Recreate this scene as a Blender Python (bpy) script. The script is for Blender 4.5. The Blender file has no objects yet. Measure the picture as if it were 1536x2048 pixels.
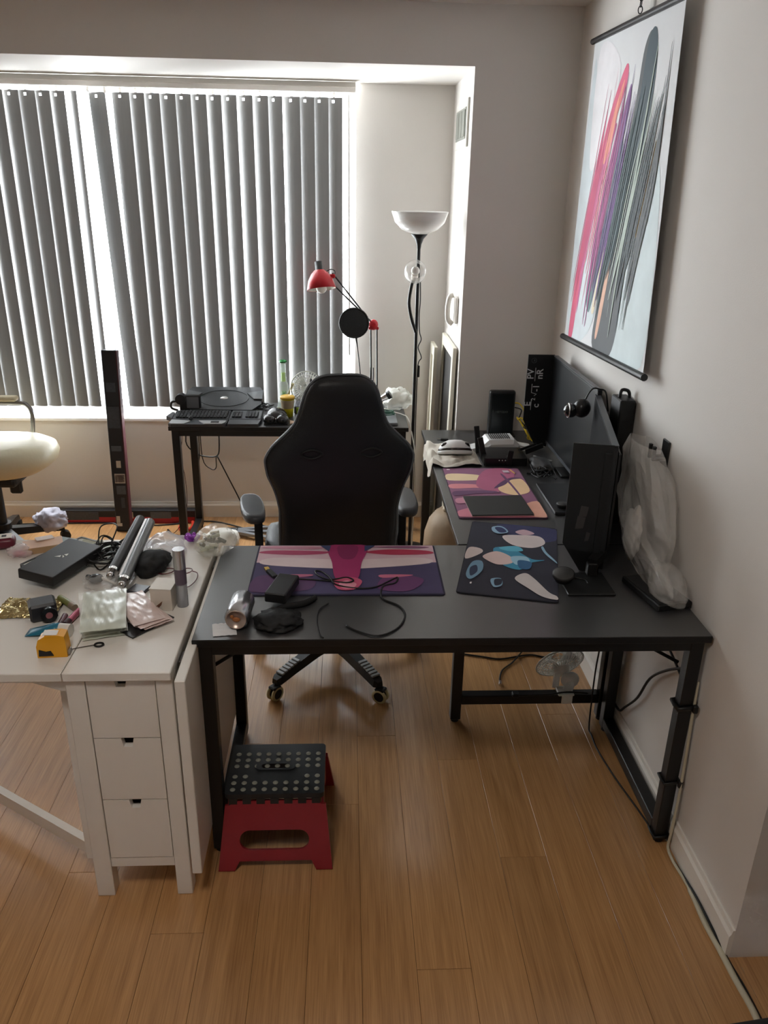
import bpy, bmesh, math, random
from mathutils import Matrix, Vector, noise
R_ = random.Random(7)
PI = math.pi
S = bpy.context.scene
COL = S.collection

# ------------------------------------------------------------------ camera
cd = bpy.data.cameras.new('camera'); cam = bpy.data.objects.new('camera', cd); COL.objects.link(cam)
cd.sensor_fit = 'HORIZONTAL'; cd.sensor_width = 36.0; cd.lens = 36.0 * 1577.23 / 1536.0
cd.clip_start = 0.02; cd.clip_end = 200
_r = Vector((0.99884839, -0.04448731, 0.01796576)); _u = Vector((0.0001029, 0.37644357, 0.92643954)); _f = Vector((0.0479779, 0.9253708, -0.37601463))
m4 = Matrix.Identity(4)
for i in range(3):
    m4[i][0] = _r[i]; m4[i][1] = _u[i]; m4[i][2] = -_f[i]
m4[2][3] = 1.8388
cam.matrix_world = m4
S.camera = cam

# ------------------------------------------------------------------ world, daylight, exposure
w = bpy.data.worlds.new('sky'); S.world = w; w.use_nodes = True
bg = w.node_tree.nodes['Background']; bg.inputs[0].default_value = (0.91, 0.965, 1.0, 1); bg.inputs[1].default_value = 8.0
pl = bpy.data.lights.new('window_portal', 'AREA'); pl.shape = 'RECTANGLE'; pl.size = 3.5; pl.size_y = 1.75; pl.cycles.is_portal = True
po = bpy.data.objects.new('window_portal', pl); COL.objects.link(po); po.location = (-1.68, 4.64, 1.47); po.rotation_euler = (-PI / 2, 0, 0)
S.view_settings.view_transform = 'Standard'; S.view_settings.look = 'None'; S.view_settings.gamma = 1.0
S.view_settings.use_curve_mapping = False
S.view_settings.exposure = 1.98
S.cycles.use_denoising = True
S.cycles.max_bounces = 10; S.cycles.diffuse_bounces = 6; S.cycles.transparent_max_bounces = 24; S.cycles.transmission_bounces = 8
S.cycles.caustics_reflective = False; S.cycles.caustics_refractive = False

# ------------------------------------------------------------------ materials
def lin(h):
    if not isinstance(h, str): return tuple(h)
    h = h.lstrip('#'); o = []
    for i in (0, 2, 4):
        c = int(h[i:i + 2], 16) / 255
        o.append(c / 12.92 if c <= 0.04045 else ((c + 0.055) / 1.055) ** 2.4)
    return tuple(o)
MC = {}
def mat(col, rough=0.5, metal=0.0, var=0.08, scale=25.0, bump=0.0, bscale=120.0, alpha=1.0, trans=0.0, coat=0.0, stretch=None, emit=0.0, ior=1.45, spec=0.5):
    key = (str(col), rough, metal, var, scale, bump, bscale, alpha, trans, coat, str(stretch), emit, ior, spec)
    if key in MC: return MC[key]
    m = bpy.data.materials.new('surface_%03d' % len(MC)); MC[key] = m; m.use_nodes = True
    nt = m.node_tree; b = nt.nodes['Principled BSDF']; c = lin(col)
    tc = nt.nodes.new('ShaderNodeTexCoord'); mp = nt.nodes.new('ShaderNodeMapping'); nz = nt.nodes.new('ShaderNodeTexNoise'); mx = nt.nodes.new('ShaderNodeMix')
    mx.data_type = 'RGBA'; nz.inputs['Scale'].default_value = scale; nz.inputs['Detail'].default_value = 4
    if stretch: mp.inputs['Scale'].default_value = stretch
    nt.links.new(tc.outputs['Object'], mp.inputs[0]); nt.links.new(mp.outputs[0], nz.inputs['Vector'])
    mx.inputs[6].default_value = tuple(max(0, x * (1 - var)) for x in c) + (1,); mx.inputs[7].default_value = tuple(min(1, x * (1 + var)) for x in c) + (1,)
    nt.links.new(nz.outputs[0], mx.inputs[0]); nt.links.new(mx.outputs[2], b.inputs['Base Color'])
    b.inputs['Roughness'].default_value = rough; b.inputs['Metallic'].default_value = metal; b.inputs['IOR'].default_value = ior
    b.inputs['Alpha'].default_value = alpha; b.inputs['Transmission Weight'].default_value = trans; b.inputs['Coat Weight'].default_value = coat
    b.inputs['Specular IOR Level'].default_value = spec
    if emit: b.inputs['Emission Color'].default_value = c + (1,); b.inputs['Emission Strength'].default_value = emit
    if bump:
        bn = nt.nodes.new('ShaderNodeBump'); n2 = nt.nodes.new('ShaderNodeTexNoise'); n2.inputs['Scale'].default_value = bscale; n2.inputs['Detail'].default_value = 3
        nt.links.new(mp.outputs[0], n2.inputs['Vector']); nt.links.new(n2.outputs[0], bn.inputs['Height']); bn.inputs['Strength'].default_value = bump; bn.inputs['Distance'].default_value = 0.01
        nt.links.new(bn.outputs[0], b.inputs['Normal'])
    return m
def film(col='#ffffff', a=0.25, rough=0.2):
    # clear plastic film: mostly see-through with glossy folds
    return mat(col, rough, 0, 0.03, 15, 0.35, 40, alpha=a, spec=0.8)
def glassy(col='#ffffff', a=0.16):
    return mat(col, 0.04, 0, 0.02, 10, alpha=a, spec=0.9)

WALL = mat('#dad6d1', 0.75, var=0.02, scale=3, bump=0.06, bscale=260)
WHITE = mat('#e4e0da', 0.45, var=0.02, scale=6)
TRIM = mat('#e6e2da', 0.4, var=0.02, scale=6)
BLACK = mat('#161616', 0.4, var=0.15)
BLACKM = mat('#0e0e0f', 0.36, 0.0, var=0.12, bump=0.05, bscale=300)
DESK = mat('#2c2c2d', 0.36, var=0.18, scale=14, bump=0.03, bscale=220, spec=1.0, ior=1.75)
RUBBER = mat('#111112', 0.6, var=0.2)
CHROME = mat('#d8d8d8', 0.12, 1.0, var=0.02)
STEEL = mat('#9a9a9a', 0.3, 1.0, var=0.04)
TABLEW = mat('#dedad3', 0.38, var=0.02, scale=5)
CABLE = mat('#0e0e0e', 0.45, var=0.1)

# ------------------------------------------------------------------ mesh helpers
def inv(o):
    m = o.matrix_basis.copy(); p = o.parent
    while p: m = p.matrix_basis @ m; p = p.parent
    return m.inverted()
def catmull(P, n=6, closed=False):
    P = [Vector(p) for p in P]; o = []; L = len(P)
    for i in range(L if closed else L - 1):
        if closed: a, b, c, d = P[i - 1], P[i], P[(i + 1) % L], P[(i + 2) % L]
        else: a, b, c, d = P[max(i - 1, 0)], P[i], P[i + 1], P[min(i + 2, L - 1)]
        for k in range(n):
            t = k / n
            o.append(0.5 * ((2 * b) + (c - a) * t + (2 * a - 5 * b + 4 * c - d) * t * t + (3 * b - a - 3 * c + d) * t ** 3))
    if not closed: o.append(P[-1])
    return o
def RZ(a): return Matrix.Rotation(a, 4, 'Z')
def RX(a): return Matrix.Rotation(a, 4, 'X')
def RY(a): return Matrix.Rotation(a, 4, 'Y')
def T(x, y, z): return Matrix.Translation((x, y, z))
class MB:
    def __init__(s): s.v = []; s.f = []; s.sm = []; s.mi = []
    def add(s, vs, fs, smooth=False, M=None, mi=0):
        n = len(s.v)
        s.v += [tuple((M @ Vector(p)) if M else p) for p in vs]
        for f in fs: s.f.append([i + n for i in f]); s.sm.append(smooth); s.mi.append(mi)
        return s
    def bm(s, b, M=None, smooth=False, mi=0):
        b.verts.index_update()
        s.add([v.co[:] for v in b.verts], [[v.index for v in f.verts] for f in b.faces], smooth, M, mi); b.free(); return s
    def box(s, c, d, bev=0.0, M=None, seg=1, smooth=False, mi=0):
        b = bmesh.new(); bmesh.ops.create_cube(b, size=1.0)
        for v in b.verts: v.co = (v.co.x * d[0], v.co.y * d[1], v.co.z * d[2])
        if bev: bmesh.ops.bevel(b, geom=b.edges[:], offset=min(bev, min(d) * 0.49), segments=seg, affect='EDGES', profile=0.5)
        m = T(*c) if M is None else M @ T(*c)
        return s.bm(b, m, smooth, mi)
    def b2(s, x0, x1, y0, y1, z0, z1, bev=0.0, seg=1, M=None, mi=0):
        return s.box(((x0 + x1) / 2, (y0 + y1) / 2, (z0 + z1) / 2), (abs(x1 - x0), abs(y1 - y0), abs(z1 - z0)), bev, M, seg, mi=mi)
    def beam(s, p0, p1, a, b, up=(0, 0, 1), bev=0.0):
        p0, p1 = Vector(p0), Vector(p1); d = (p1 - p0); L = d.length; z = d.normalized(); u = Vector(up)
        if abs(z.dot(u)) > 0.95: u = Vector((0, 1, 0))
        x = u.cross(z).normalized(); y = z.cross(x)
        M = Matrix(((x.x, y.x, z.x, 0), (x.y, y.y, z.y, 0), (x.z, y.z, z.z, 0), (0, 0, 0, 1))); M.translation = (p0 + p1) / 2
        return s.box((0, 0, 0), (a, b, L), bev, M)
    def cyl(s, p0, p1, r0, r1=None, n=16, cap=True, smooth=True, mi=0):
        p0, p1 = Vector(p0), Vector(p1); r1 = r0 if r1 is None else r1; z = (p1 - p0).normalized()
        x = z.orthogonal().normalized(); y = z.cross(x)
        vs = []; fs = []
        for p, r in ((p0, r0), (p1, r1)):
            for k in range(n):
                a = 2 * PI * k / n; vs.append(p + x * r * math.cos(a) + y * r * math.sin(a))
        for k in range(n): fs.append([k, (k + 1) % n, n + (k + 1) % n, n + k])
        s.add([v[:] for v in vs], fs, smooth, mi=mi)
        if cap: s.add([v[:] for v in vs], [list(range(n - 1, -1, -1)), list(range(n, 2 * n))], False, mi=mi)
        return s
    def lathe(s, prof, n=24, M=None, smooth=True, mi=0):
        vs = []; fs = []
        for r, z in prof:
            for k in range(n): a = 2 * PI * k / n; vs.append((r * math.cos(a), r * math.sin(a), z))
        for j in range(len(prof) - 1):
            for k in range(n): fs.append([j * n + k, j * n + (k + 1) % n, (j + 1) * n + (k + 1) % n, (j + 1) * n + k])
        return s.add(vs, fs, smooth, M, mi)
    def tube(s, P, r, n=6, k=5, closed=False, spline=True, cap=True, mi=0):
        P = catmull(P, k, closed) if spline else [Vector(p) for p in P]
        L = len(P); vs = []; fs = []; x = None
        for i, p in enumerate(P):
            t = (P[(i + 1) % L] - P[i - 1]) if closed else (P[min(i + 1, L - 1)] - P[max(i - 1, 0)])
            if t.length < 1e-9: t = Vector((0, 0, 1))
            t.normalize()
            x = t.orthogonal().normalized() if x is None else (x - t * x.dot(t))
            if x.length < 1e-6: x = t.orthogonal()
            x.normalize(); y = t.cross(x)
            rr = r(i / (L - 1)) if callable(r) else r
            for q in range(n): a = 2 * PI * q / n; vs.append((p + x * rr * math.cos(a) + y * rr * math.sin(a))[:])
        for i in range(L if closed else L - 1):
            j = (i + 1) % L
            for q in range(n): fs.append([i * n + q, i * n + (q + 1) % n, j * n + (q + 1) % n, j * n + q])
        if cap and not closed: fs += [list(range(n - 1, -1, -1)), list(range((L - 1) * n, L * n))]
        return s.add(vs, fs, True, mi=mi)
    def ball(s, c, r, sc=(1, 1, 1), n=16, M=None, mi=0):
        b = bmesh.new(); bmesh.ops.create_uvsphere(b, u_segments=n, v_segments=max(6, n // 2), radius=r)
        for v in b.verts: v.co = (v.co.x * sc[0], v.co.y * sc[1], v.co.z * sc[2])
        m = T(*c) if M is None else M @ T(*c)
        return s.bm(b, m, True, mi)
    def prism(s, poly, d, M=None, smooth=False, mi=0):
        n = len(poly); vs = [(p[0], p[1], 0) for p in poly] + [(p[0], p[1], d) for p in poly]
        fs = [list(range(n - 1, -1, -1)), list(range(n, 2 * n))]
        s.add(vs, fs, False, M, mi)
        return s.add(vs, [[k, (k + 1) % n, n + (k + 1) % n, n + k] for k in range(n)], smooth, M, mi)
    def plate(s, outer, holes, d, M=None):
        b = bmesh.new(); es = []
        for loop in [outer] + holes:
            vv = [b.verts.new((p[0], p[1], 0)) for p in loop]
            es += [b.edges.new((vv[i], vv[(i + 1) % len(vv)])) for i in range(len(vv))]
        bmesh.ops.triangle_fill(b, use_beauty=True, use_dissolve=False, edges=es)
        g = bmesh.ops.extrude_face_region(b, geom=b.faces[:])
        bmesh.ops.translate(b, verts=[e for e in g['geom'] if isinstance(e, bmesh.types.BMVert)], vec=(0, 0, d))
        bmesh.ops.recalc_face_normals(b, faces=b.faces[:])
        return s.bm(b, M)
    def sheet(s, fn, nu, nv, smooth=True, mi=0):
        vs = [tuple(fn(i / nu, j / nv)) for j in range(nv + 1) for i in range(nu + 1)]
        fs = [[j * (nu + 1) + i, j * (nu + 1) + i + 1, (j + 1) * (nu + 1) + i + 1, (j + 1) * (nu + 1) + i] for j in range(nv) for i in range(nu)]
        return s.add(vs, fs, smooth, mi=mi)
    def loft(s, loops, smooth=True, cap=True):
        n = len(loops[0]); vs = [tuple(p) for L in loops for p in L]; fs = []
        for j in range(len(loops) - 1):
            for k in range(n): fs.append([j * n + k, j * n + (k + 1) % n, (j + 1) * n + (k + 1) % n, (j + 1) * n + k])
        if cap: fs += [list(range(n - 1, -1, -1)), list(range((len(loops) - 1) * n, len(loops) * n))]
        return s.add(vs, fs, smooth)
    def crumple(s, c, size, seed, amp=0.25, freq=2.2, sub=4, zmin=None, M=None):
        b = bmesh.new(); bmesh.ops.create_icosphere(b, subdivisions=sub, radius=1.0)
        for v in b.verts:
            p = v.co.copy(); q = p * freq + Vector((seed * 7.3, seed * 3.1, seed))
            h = 1 + amp * noise.noise(q) + amp * 0.55 * (0.5 - 2.0 * abs(noise.noise(q * 1.9 + Vector((3, 1, 2))))) + amp * 0.12 * noise.noise(q * 5)
            p = p * h; v.co = (c[0] + p.x * size[0], c[1] + p.y * size[1], c[2] + p.z * size[2])
            if zmin is not None and v.co.z < zmin: v.co.z = zmin + 0.0005 * (p.z)
        return s.bm(b, M, True)
    def build(s, name, m, parent=None, world=True, label=None, mods=None):
        me = bpy.data.meshes.new(name); vs = s.v
        if parent is not None and world:
            iv = inv(parent); vs = [tuple(iv @ Vector(p)) for p in vs]
        me.from_pydata([tuple(v) for v in vs], [], s.f)
        me.polygons.foreach_set('use_smooth', s.sm); me.polygons.foreach_set('material_index', s.mi)
        for q in (m if isinstance(m, (list, tuple)) else [m]): me.materials.append(q)
        me.update()
        o = bpy.data.objects.new(name, me); COL.objects.link(o)
        if parent is not None: o.parent = parent
        if label: o['label'] = label
        return o
def tag(o, label, cat, group=None, kind=None):
    o['label'] = label; o['category'] = cat
    if group: o['group'] = group
    if kind: o['kind'] = kind
    return o
def thing(name, label, cat, loc=(0, 0, 0), rz=0.0, group=None):
    o = bpy.data.objects.new(name, None); COL.objects.link(o); o.empty_display_size = 0.05
    o.location = loc; o.rotation_euler = (0, 0, rz)
    o.matrix_basis = T(*loc) @ RZ(rz)
    return tag(o, label, cat, group)
def struct(name, mb, m, parent=None):
    o = mb.build(name, m, parent)
    if parent is None: o['kind'] = 'structure'
    return o
def solo(name, mb, m, label, cat, group=None, base=None):
    # one-mesh thing with its origin at its base centre
    xs = [v[0] for v in mb.v]; ys = [v[1] for v in mb.v]; zs = [v[2] for v in mb.v]
    c = base or ((min(xs) + max(xs)) / 2, (min(ys) + max(ys)) / 2, min(zs))
    mb.v = [(v[0] - c[0], v[1] - c[1], v[2] - c[2]) for v in mb.v]
    o = mb.build(name, m); o.location = c; o.matrix_basis = T(*c)
    return tag(o, label, cat, group)
def text(name, s, size, M, m, parent, ext=0.0006, label=None, align='CENTER'):
    cu = bpy.data.curves.new(name, 'FONT'); cu.body = s; cu.size = size; cu.align_x = align; cu.align_y = 'CENTER'; cu.extrude = ext; cu.resolution_u = 3; cu.offset = size * 0.012
    t = bpy.data.objects.new('tmp', cu); COL.objects.link(t)
    me = bpy.data.meshes.new_from_object(t); bpy.data.objects.remove(t); bpy.data.curves.remove(cu)
    me.transform(inv(parent) @ M); me.name = name; me.materials.clear(); me.materials.append(m)
    o = bpy.data.objects.new(name, me); COL.objects.link(o); o.parent = parent
    if label: o['label'] = label
    return o
def copyobj(o, parent, M=None):
    c = o.copy(); COL.objects.link(c); c.parent = parent
    if M is not None: c.matrix_basis = M
    return c
def frame3(o, ex, ey):
    # matrix with x along ex, y along ey, z normal, unscaled; origin o
    x = Vector(ex).normalized(); y = Vector(ey); y = (y - x * y.dot(x)).normalized(); z = x.cross(y)
    M = Matrix(((x.x, y.x, z.x, 0), (x.y, y.y, z.y, 0), (x.z, y.z, z.z, 0), (0, 0, 0, 1))); M.translation = Vector(o); return M
def print_art(parent, shapes, M, W, H, rough=0.7, z0=0.0, dz=0.00025, name='printed_pattern'):
    # flat print: every patch is a smooth closed outline in 0..1 page coordinates
    mb = MB(); ms = []; idx = {}
    for k, (col, pts, sm) in enumerate(shapes):
        if col not in idx: idx[col] = len(ms); ms.append(mat(col, rough, var=0.12, scale=12))
        P = [Vector((p[0], p[1], 0)) for p in pts]
        if sm: P = catmull(P, 5, True)
        P = [(min(max(p.x, 0.004), 0.996) * W, min(max(p.y, 0.004), 0.996) * H, z0 + k * dz) for p in P]
        mb.add(P, [list(range(len(P)))], False, M, idx[col])
    return mb.build(name, ms, parent)

# ================================================================== THE ROOM
XR, YB, YW, HC, ZS, XJ, ZL = 1.0, 4.46, 3.81, 2.572, 2.342, 0.55, 0.612
WX0, WX1 = -3.4, 0.05
# floor: sub-floor with separate bamboo planks
def floor_mat():
    m = bpy.data.materials.new('bamboo_plank'); m.use_nodes = True; nt = m.node_tree; b = nt.nodes['Principled BSDF']
    tc = nt.nodes.new('ShaderNodeTexCoord'); oi = nt.nodes.new('ShaderNodeObjectInfo'); ad = nt.nodes.new('ShaderNodeVectorMath'); ad.operation = 'ADD'
    sc = nt.nodes.new('ShaderNodeVectorMath'); sc.operation = 'SCALE'; sc.inputs[3].default_value = 31.0
    nt.links.new(oi.outputs['Location'], sc.inputs[0]); nt.links.new(tc.outputs['Object'], ad.inputs[0]); nt.links.new(sc.outputs[0], ad.inputs[1])
    def nz(scale, st, det):
        mp = nt.nodes.new('ShaderNodeMapping'); mp.inputs['Scale'].default_value = st; n = nt.nodes.new('ShaderNodeTexNoise')
        n.inputs['Scale'].default_value = scale; n.inputs['Detail'].default_value = det
        nt.links.new(ad.outputs[0], mp.inputs[0]); nt.links.new(mp.outputs[0], n.inputs['Vector']); return n
    n1 = nz(1.0, (52, 1.1, 1), 2); n2 = nz(1.0, (260, 7, 1), 3)
    cr = nt.nodes.new('ShaderNodeValToRGB'); cr.color_ramp.elements[0].position = 0.3; cr.color_ramp.elements[1].position = 0.72
    cr.color_ramp.elements[0].color = lin('#9c6f42') + (1,); cr.color_ramp.elements[1].color = lin('#cb9c68') + (1,)
    m1 = nt.nodes.new('ShaderNodeMath'); m1.operation = 'MULTIPLY'; m1.inputs[1].default_value = 0.45
    m2 = nt.nodes.new('ShaderNodeMath'); m2.operation = 'ADD'; m3 = nt.nodes.new('ShaderNodeMath'); m3.operation = 'MULTIPLY'; m3.inputs[1].default_value = 0.55
    nt.links.new(n1.outputs[0], m1.inputs[0]); nt.links.new(n2.outputs[0], m3.inputs[0]); nt.links.new(m1.outputs[0], m2.inputs[0]); nt.links.new(m3.outputs[0], m2.inputs[1])
    nt.links.new(m2.outputs[0], cr.inputs[0])
    hs = nt.nodes.new('ShaderNodeHueSaturation'); ma = nt.nodes.new('ShaderNodeMapRange'); ma.inputs[3].default_value = 0.93; ma.inputs[4].default_value = 1.06
    nt.links.new(oi.outputs['Random'], ma.inputs[0]); nt.links.new(ma.outputs[0], hs.inputs['Value']); nt.links.new(cr.outputs[0], hs.inputs['Color']); nt.links.new(hs.outputs[0], b.inputs['Base Color'])
    b.inputs['Roughness'].default_value = 0.36; b.inputs['Coat Weight'].default_value = 0.9; b.inputs['Coat Roughness'].default_value = 0.2
    return m
FM = floor_mat()
fl = struct('floor', MB().b2(-3.6, 3.0, -2.5, 4.6, -0.06, -0.013), mat('#2a1c10', 0.8))
PW = 0.14
pm = MB().box((0, 0, -0.0065), (PW - 0.0007, 1.8 - 0.0009, 0.013), 0.0006).build('plank', FM, fl)
ends = {}
first = True
k0 = -28
for k in range(k0, 20):
    x = 0.32 + PW * k + PW / 2
    off = {0: 2.22, 1: 1.78, -1: 1.42}.get(k, R_.uniform(0, 1.8))
    y = off - 5.4
    while y < 4.5:
        y0, y1 = max(y, -2.4), min(y + 1.8, 4.46 if x < 0.55 else (4.46))
        if y1 - y0 > 0.05 and y1 > 0.2:
            o = pm if first else copyobj(pm, fl); first = False
            o.matrix_basis = T(x, (y0 + y1) / 2, 0) @ Matrix.Diagonal((1, (y1 - y0) / 1.8, 1, 1))
        y += 1.8
# walls
struct('wall_right', MB().b2(XR, XR + 0.32, 1.43, YW + 0.8, 0, HC), WALL)
wb = MB(); wb.b2(-3.6, XJ, YB, YB + 0.16, 0, ZL - 0.02).b2(WX1, XJ, YB, YB + 0.16, ZL - 0.02, ZS).b2(-3.6, WX0, YB, YB + 0.16, ZL - 0.02, ZS)
struct('wall_back', wb, WALL)
struct('wall_pier', MB().b2(XJ, XR, YW, YB + 0.16, 0, ZS), WALL)
struct('wall_header', MB().b2(-3.6, XR, YW, YB + 0.16, ZS, HC), WALL)
struct('ceiling', MB().b2(-3.7, 3.1, -2.6, 4.62, HC, HC + 0.08), WALL)
struct('wall_left', MB().b2(-3.7, -3.6, -2.6, 4.62, 0, HC), WALL)
struct('wall_rear', MB().b2(-3.7, 3.1, -2.6, -2.5, 0, HC), WALL)
struct('wall_hall', MB().b2(3.0, 3.1, -2.6, 1.75, 0, HC), WALL)
struct('wall_hall_end', MB().b2(XR + 0.32, 3.0, 1.65, 1.75, 0, HC), WALL)
def baseboard(name, p0, p1, nrm, h=0.095):
    p0, p1, n = Vector(p0), Vector(p1), Vector(nrm); mb = MB()
    prof = [(0, 0), (0.013, 0), (0.013, h - 0.022), (0.008, h - 0.012), (0.006, h), (0, h)]
    vs = [(p + n * a + Vector((0, 0, b)))[:] for p in (p0, p1) for a, b in prof]; k = len(prof)
    mb.add(vs, [[i, (i + 1) % k, k + (i + 1) % k, k + i] for i in range(k)] + [list(range(k)), list(range(2 * k - 1, k - 1, -1))])
    return struct(name, mb, TRIM)
baseboard('baseboard_right', (XR, 1.43, 0), (XR, YW, 0), (-1, 0, 0))
baseboard('baseboard_back', (-3.6, YB, 0), (XJ, YB, 0), (0, -1, 0))
# window with frame, mullions, panes and sill
wn = MB().b2(WX0, WX1, YB + 0.085, YB + 0.135, ZL, ZL + 0.05).b2(WX0, WX1, YB + 0.085, YB + 0.135, ZS - 0.05, ZS).b2(WX0, WX0 + 0.05, YB + 0.085, YB + 0.135, ZL, ZS).b2(WX1 - 0.05, WX1, YB + 0.085, YB + 0.135, ZL, ZS)
win = struct('window_1', wn, mat('#d8d8d6', 0.4, var=0.02))
for x in (-2.25, -1.1):
    MB().b2(x - 0.025, x + 0.025, YB + 0.086, YB + 0.134, ZL + 0.05, ZS - 0.05).build('mullion', mat('#d8d8d6', 0.4, var=0.02), win)
for a, b in ((WX0 + 0.05, -2.275), (-2.225, -1.125), (-1.075, WX1 - 0.05)):
    MB().b2(a, b, YB + 0.107, YB + 0.111, ZL + 0.05, ZS - 0.05).build('pane', mat('#ffffff', 0.02, alpha=0.06, var=0.0), win)
struct('window_sill', MB().b2(WX0 + 0.002, WX1 - 0.002, YB - 0.012, YB + 0.085, ZL - 0.02, ZL, 0.003), mat('#e8e6e2', 0.35, var=0.02))
bpy.data.objects['window_sill'].name = 'trim_1'

# fill light added under the ceiling, out of view, to brighten the foreground
cl = thing('fill_light', 'flat round ceiling light with white diffuser in the middle of the room', 'ceiling light', (-0.5, 0.55, HC))
MB().lathe([(0.0, -0.002), (0.3, -0.002), (0.3, -0.04), (0.285, -0.045), (0.285, -0.03)], 40, T(-0.5, 0.55, HC)).build('light_housing', WHITE, cl)
MB().lathe([(0.0, -0.036), (0.284, -0.036)], 40, T(-0.5, 0.55, HC)).build('diffuser', mat((1.0, 0.93, 0.85), 0.5, var=0.0, emit=5.5), cl)

# ================================================================== vertical blinds
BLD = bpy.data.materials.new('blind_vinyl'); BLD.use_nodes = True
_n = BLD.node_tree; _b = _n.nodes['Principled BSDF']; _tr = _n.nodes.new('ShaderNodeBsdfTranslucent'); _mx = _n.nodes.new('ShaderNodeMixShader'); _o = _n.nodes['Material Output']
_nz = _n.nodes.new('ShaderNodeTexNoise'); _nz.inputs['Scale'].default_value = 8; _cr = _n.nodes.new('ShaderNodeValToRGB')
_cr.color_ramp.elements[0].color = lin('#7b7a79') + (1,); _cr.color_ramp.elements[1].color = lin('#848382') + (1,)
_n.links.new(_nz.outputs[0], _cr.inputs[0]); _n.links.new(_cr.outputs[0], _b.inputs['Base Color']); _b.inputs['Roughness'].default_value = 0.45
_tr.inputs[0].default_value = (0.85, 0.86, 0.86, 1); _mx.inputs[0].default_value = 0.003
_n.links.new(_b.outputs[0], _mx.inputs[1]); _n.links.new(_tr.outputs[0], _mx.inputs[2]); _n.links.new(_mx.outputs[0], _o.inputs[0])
bl = thing('vertical_blinds', 'white vertical blinds with hanging vinyl slats across the wide window', 'blinds', (-1.68, 4.39, 0.69))
MB().b2(WX0, 0.048, 4.365, 4.415, 2.287, 2.312, 0.003).b2(WX0, 0.048, 4.422, 4.428, 2.283, 2.341).build('headrail', WHITE, bl)
def slat_mesh():
    mb = MB(); w = 0.089; n = 8; z0, z1 = 0.0, 1.568; hz0, hz1 = z1 - 0.024, z1 - 0.012
    xs = [-w / 2 + w * i / n for i in range(n + 1)]; xs[4] = -0.006; xs.insert(5, 0.006); xs = sorted(xs); n += 1
    zs = [z0, 0.4, 0.8, 1.2, hz0, hz1, z1]
    vs = [(x, -0.011 * (1 - (2 * x / w) ** 2), z) for z in zs for x in xs]; fs = []
    for j in range(len(zs) - 1):
        for i in range(n):
            if j == 4 and abs(xs[i] + 0.006) < 1e-6: continue
            fs.append([j * (n + 1) + i, j * (n + 1) + i + 1, (j + 1) * (n + 1) + i + 1, (j + 1) * (n + 1) + i])
    return mb.add(vs, fs, True)
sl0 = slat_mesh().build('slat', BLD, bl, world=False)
SX = [-1.63, -1.554, -1.48, -1.407, -1.333, -1.257, -1.175, -1.101, -1.027, -0.953, -0.878, -0.804, -0.727, -0.652, -0.577, -0.5, -0.424, -0.354, -0.27, -0.2, -0.13, -0.06]
SA = [15, 7, 15, 19, 46, 72, 14, 11, 19, 18, 14, 13, 17, 24, 24, 24, 24, 23, 18, 17, 16, 19]
x = -1.63
while x > -3.35:
    x -= 0.075; SX.append(x); SA.append(R_.choice([8, 12, 15, 17]))
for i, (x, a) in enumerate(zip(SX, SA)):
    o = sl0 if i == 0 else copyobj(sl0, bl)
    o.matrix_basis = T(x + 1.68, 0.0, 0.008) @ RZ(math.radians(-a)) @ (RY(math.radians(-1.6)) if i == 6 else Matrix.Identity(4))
for i, x in enumerate(SX[:22]):
    MB().b2(x - 0.006, x + 0.006, 4.386, 4.394, 2.262, 2.287).build('carrier_clip', WHITE, bl)
MB().cyl((0.012, 4.38, 2.28), (0.018, 4.375, 1.0), 0.0045, n=8).build('tilt_wand', mat('#f2f2f0', 0.2, var=0.02), bl)

# ================================================================== helper: black desk with square-tube frame
def desk(name, label, x0, x1, y0, y1, frame='x', brace=True, bar=0.1):
    d = thing(name, label, 'desk', ((x0 + x1) / 2, (y0 + y1) / 2, 0))
    zt, tt, t = 0.74, 0.022, 0.038
    MB().b2(x0, x1, y0, y1, zt - tt, zt - 0.001, 0.002, 2).build('desk_top', BLACKM, d)
    MB().b2(x0 + 0.002, x1 - 0.002, y0 + 0.002, y1 - 0.002, zt - 0.001, zt).build('laminate', DESK, d)
    e = 0.012; a0, a1, b0, b1 = x0 + e, x1 - e, y0 + e, y1 - e
    rl = MB(); zr = zt - tt
    rl.b2(a0 + t, a1 - t, b0, b0 + 0.02, zr - 0.03, zr).b2(a0 + t, a1 - t, b1 - 0.02, b1, zr - 0.03, zr).b2(a0, a0 + 0.02, b0 + t, b1 - t, zr - 0.03, zr).b2(a1 - 0.02, a1, b0 + t, b1 - t, zr - 0.03, zr)
    rl.build('top_rail', BLACKM, d)
    for lx in (a0, a1 - t):
        for ly in (b0, b1 - t):
            lg = MB().b2(lx, lx + t, ly, ly + t, 0.014, zr, 0.002).build('leg', BLACKM, d)
            MB().cyl((lx + t / 2, ly + t / 2, 0), (lx + t / 2, ly + t / 2, 0.0145), 0.015, n=12).build('levelling_foot', RUBBER, lg)
    if frame == 'x':      # end frames at the two x ends
        for lx in (a0, a1 - t): MB().b2(lx, lx + t, b0 + t, b1 - t, bar - 0.03, bar + 0.008, 0.002).build('foot_bar', BLACKM, d)
    else:
        for ly in (b0, b1 - t): MB().b2(a0 + t, a1 - t, ly, ly + t, bar - 0.03, bar + 0.008, 0.002).build('foot_bar', BLACKM, d)
    return d, (a0, a1, b0, b1, t)
d1, g = desk('computer_desk', 'long black desk with mouse pad, can and power brick on top, beside white gateleg table', -0.406, 0.993, 1.809, 2.408, 'x', bar=0.055)
MB().tube([(-0.375, 1.90, 0.60), (-0.15, 2.02, 0.69)], 0.0055, spline=False).build('brace_rod', BLACKM, d1)
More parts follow.
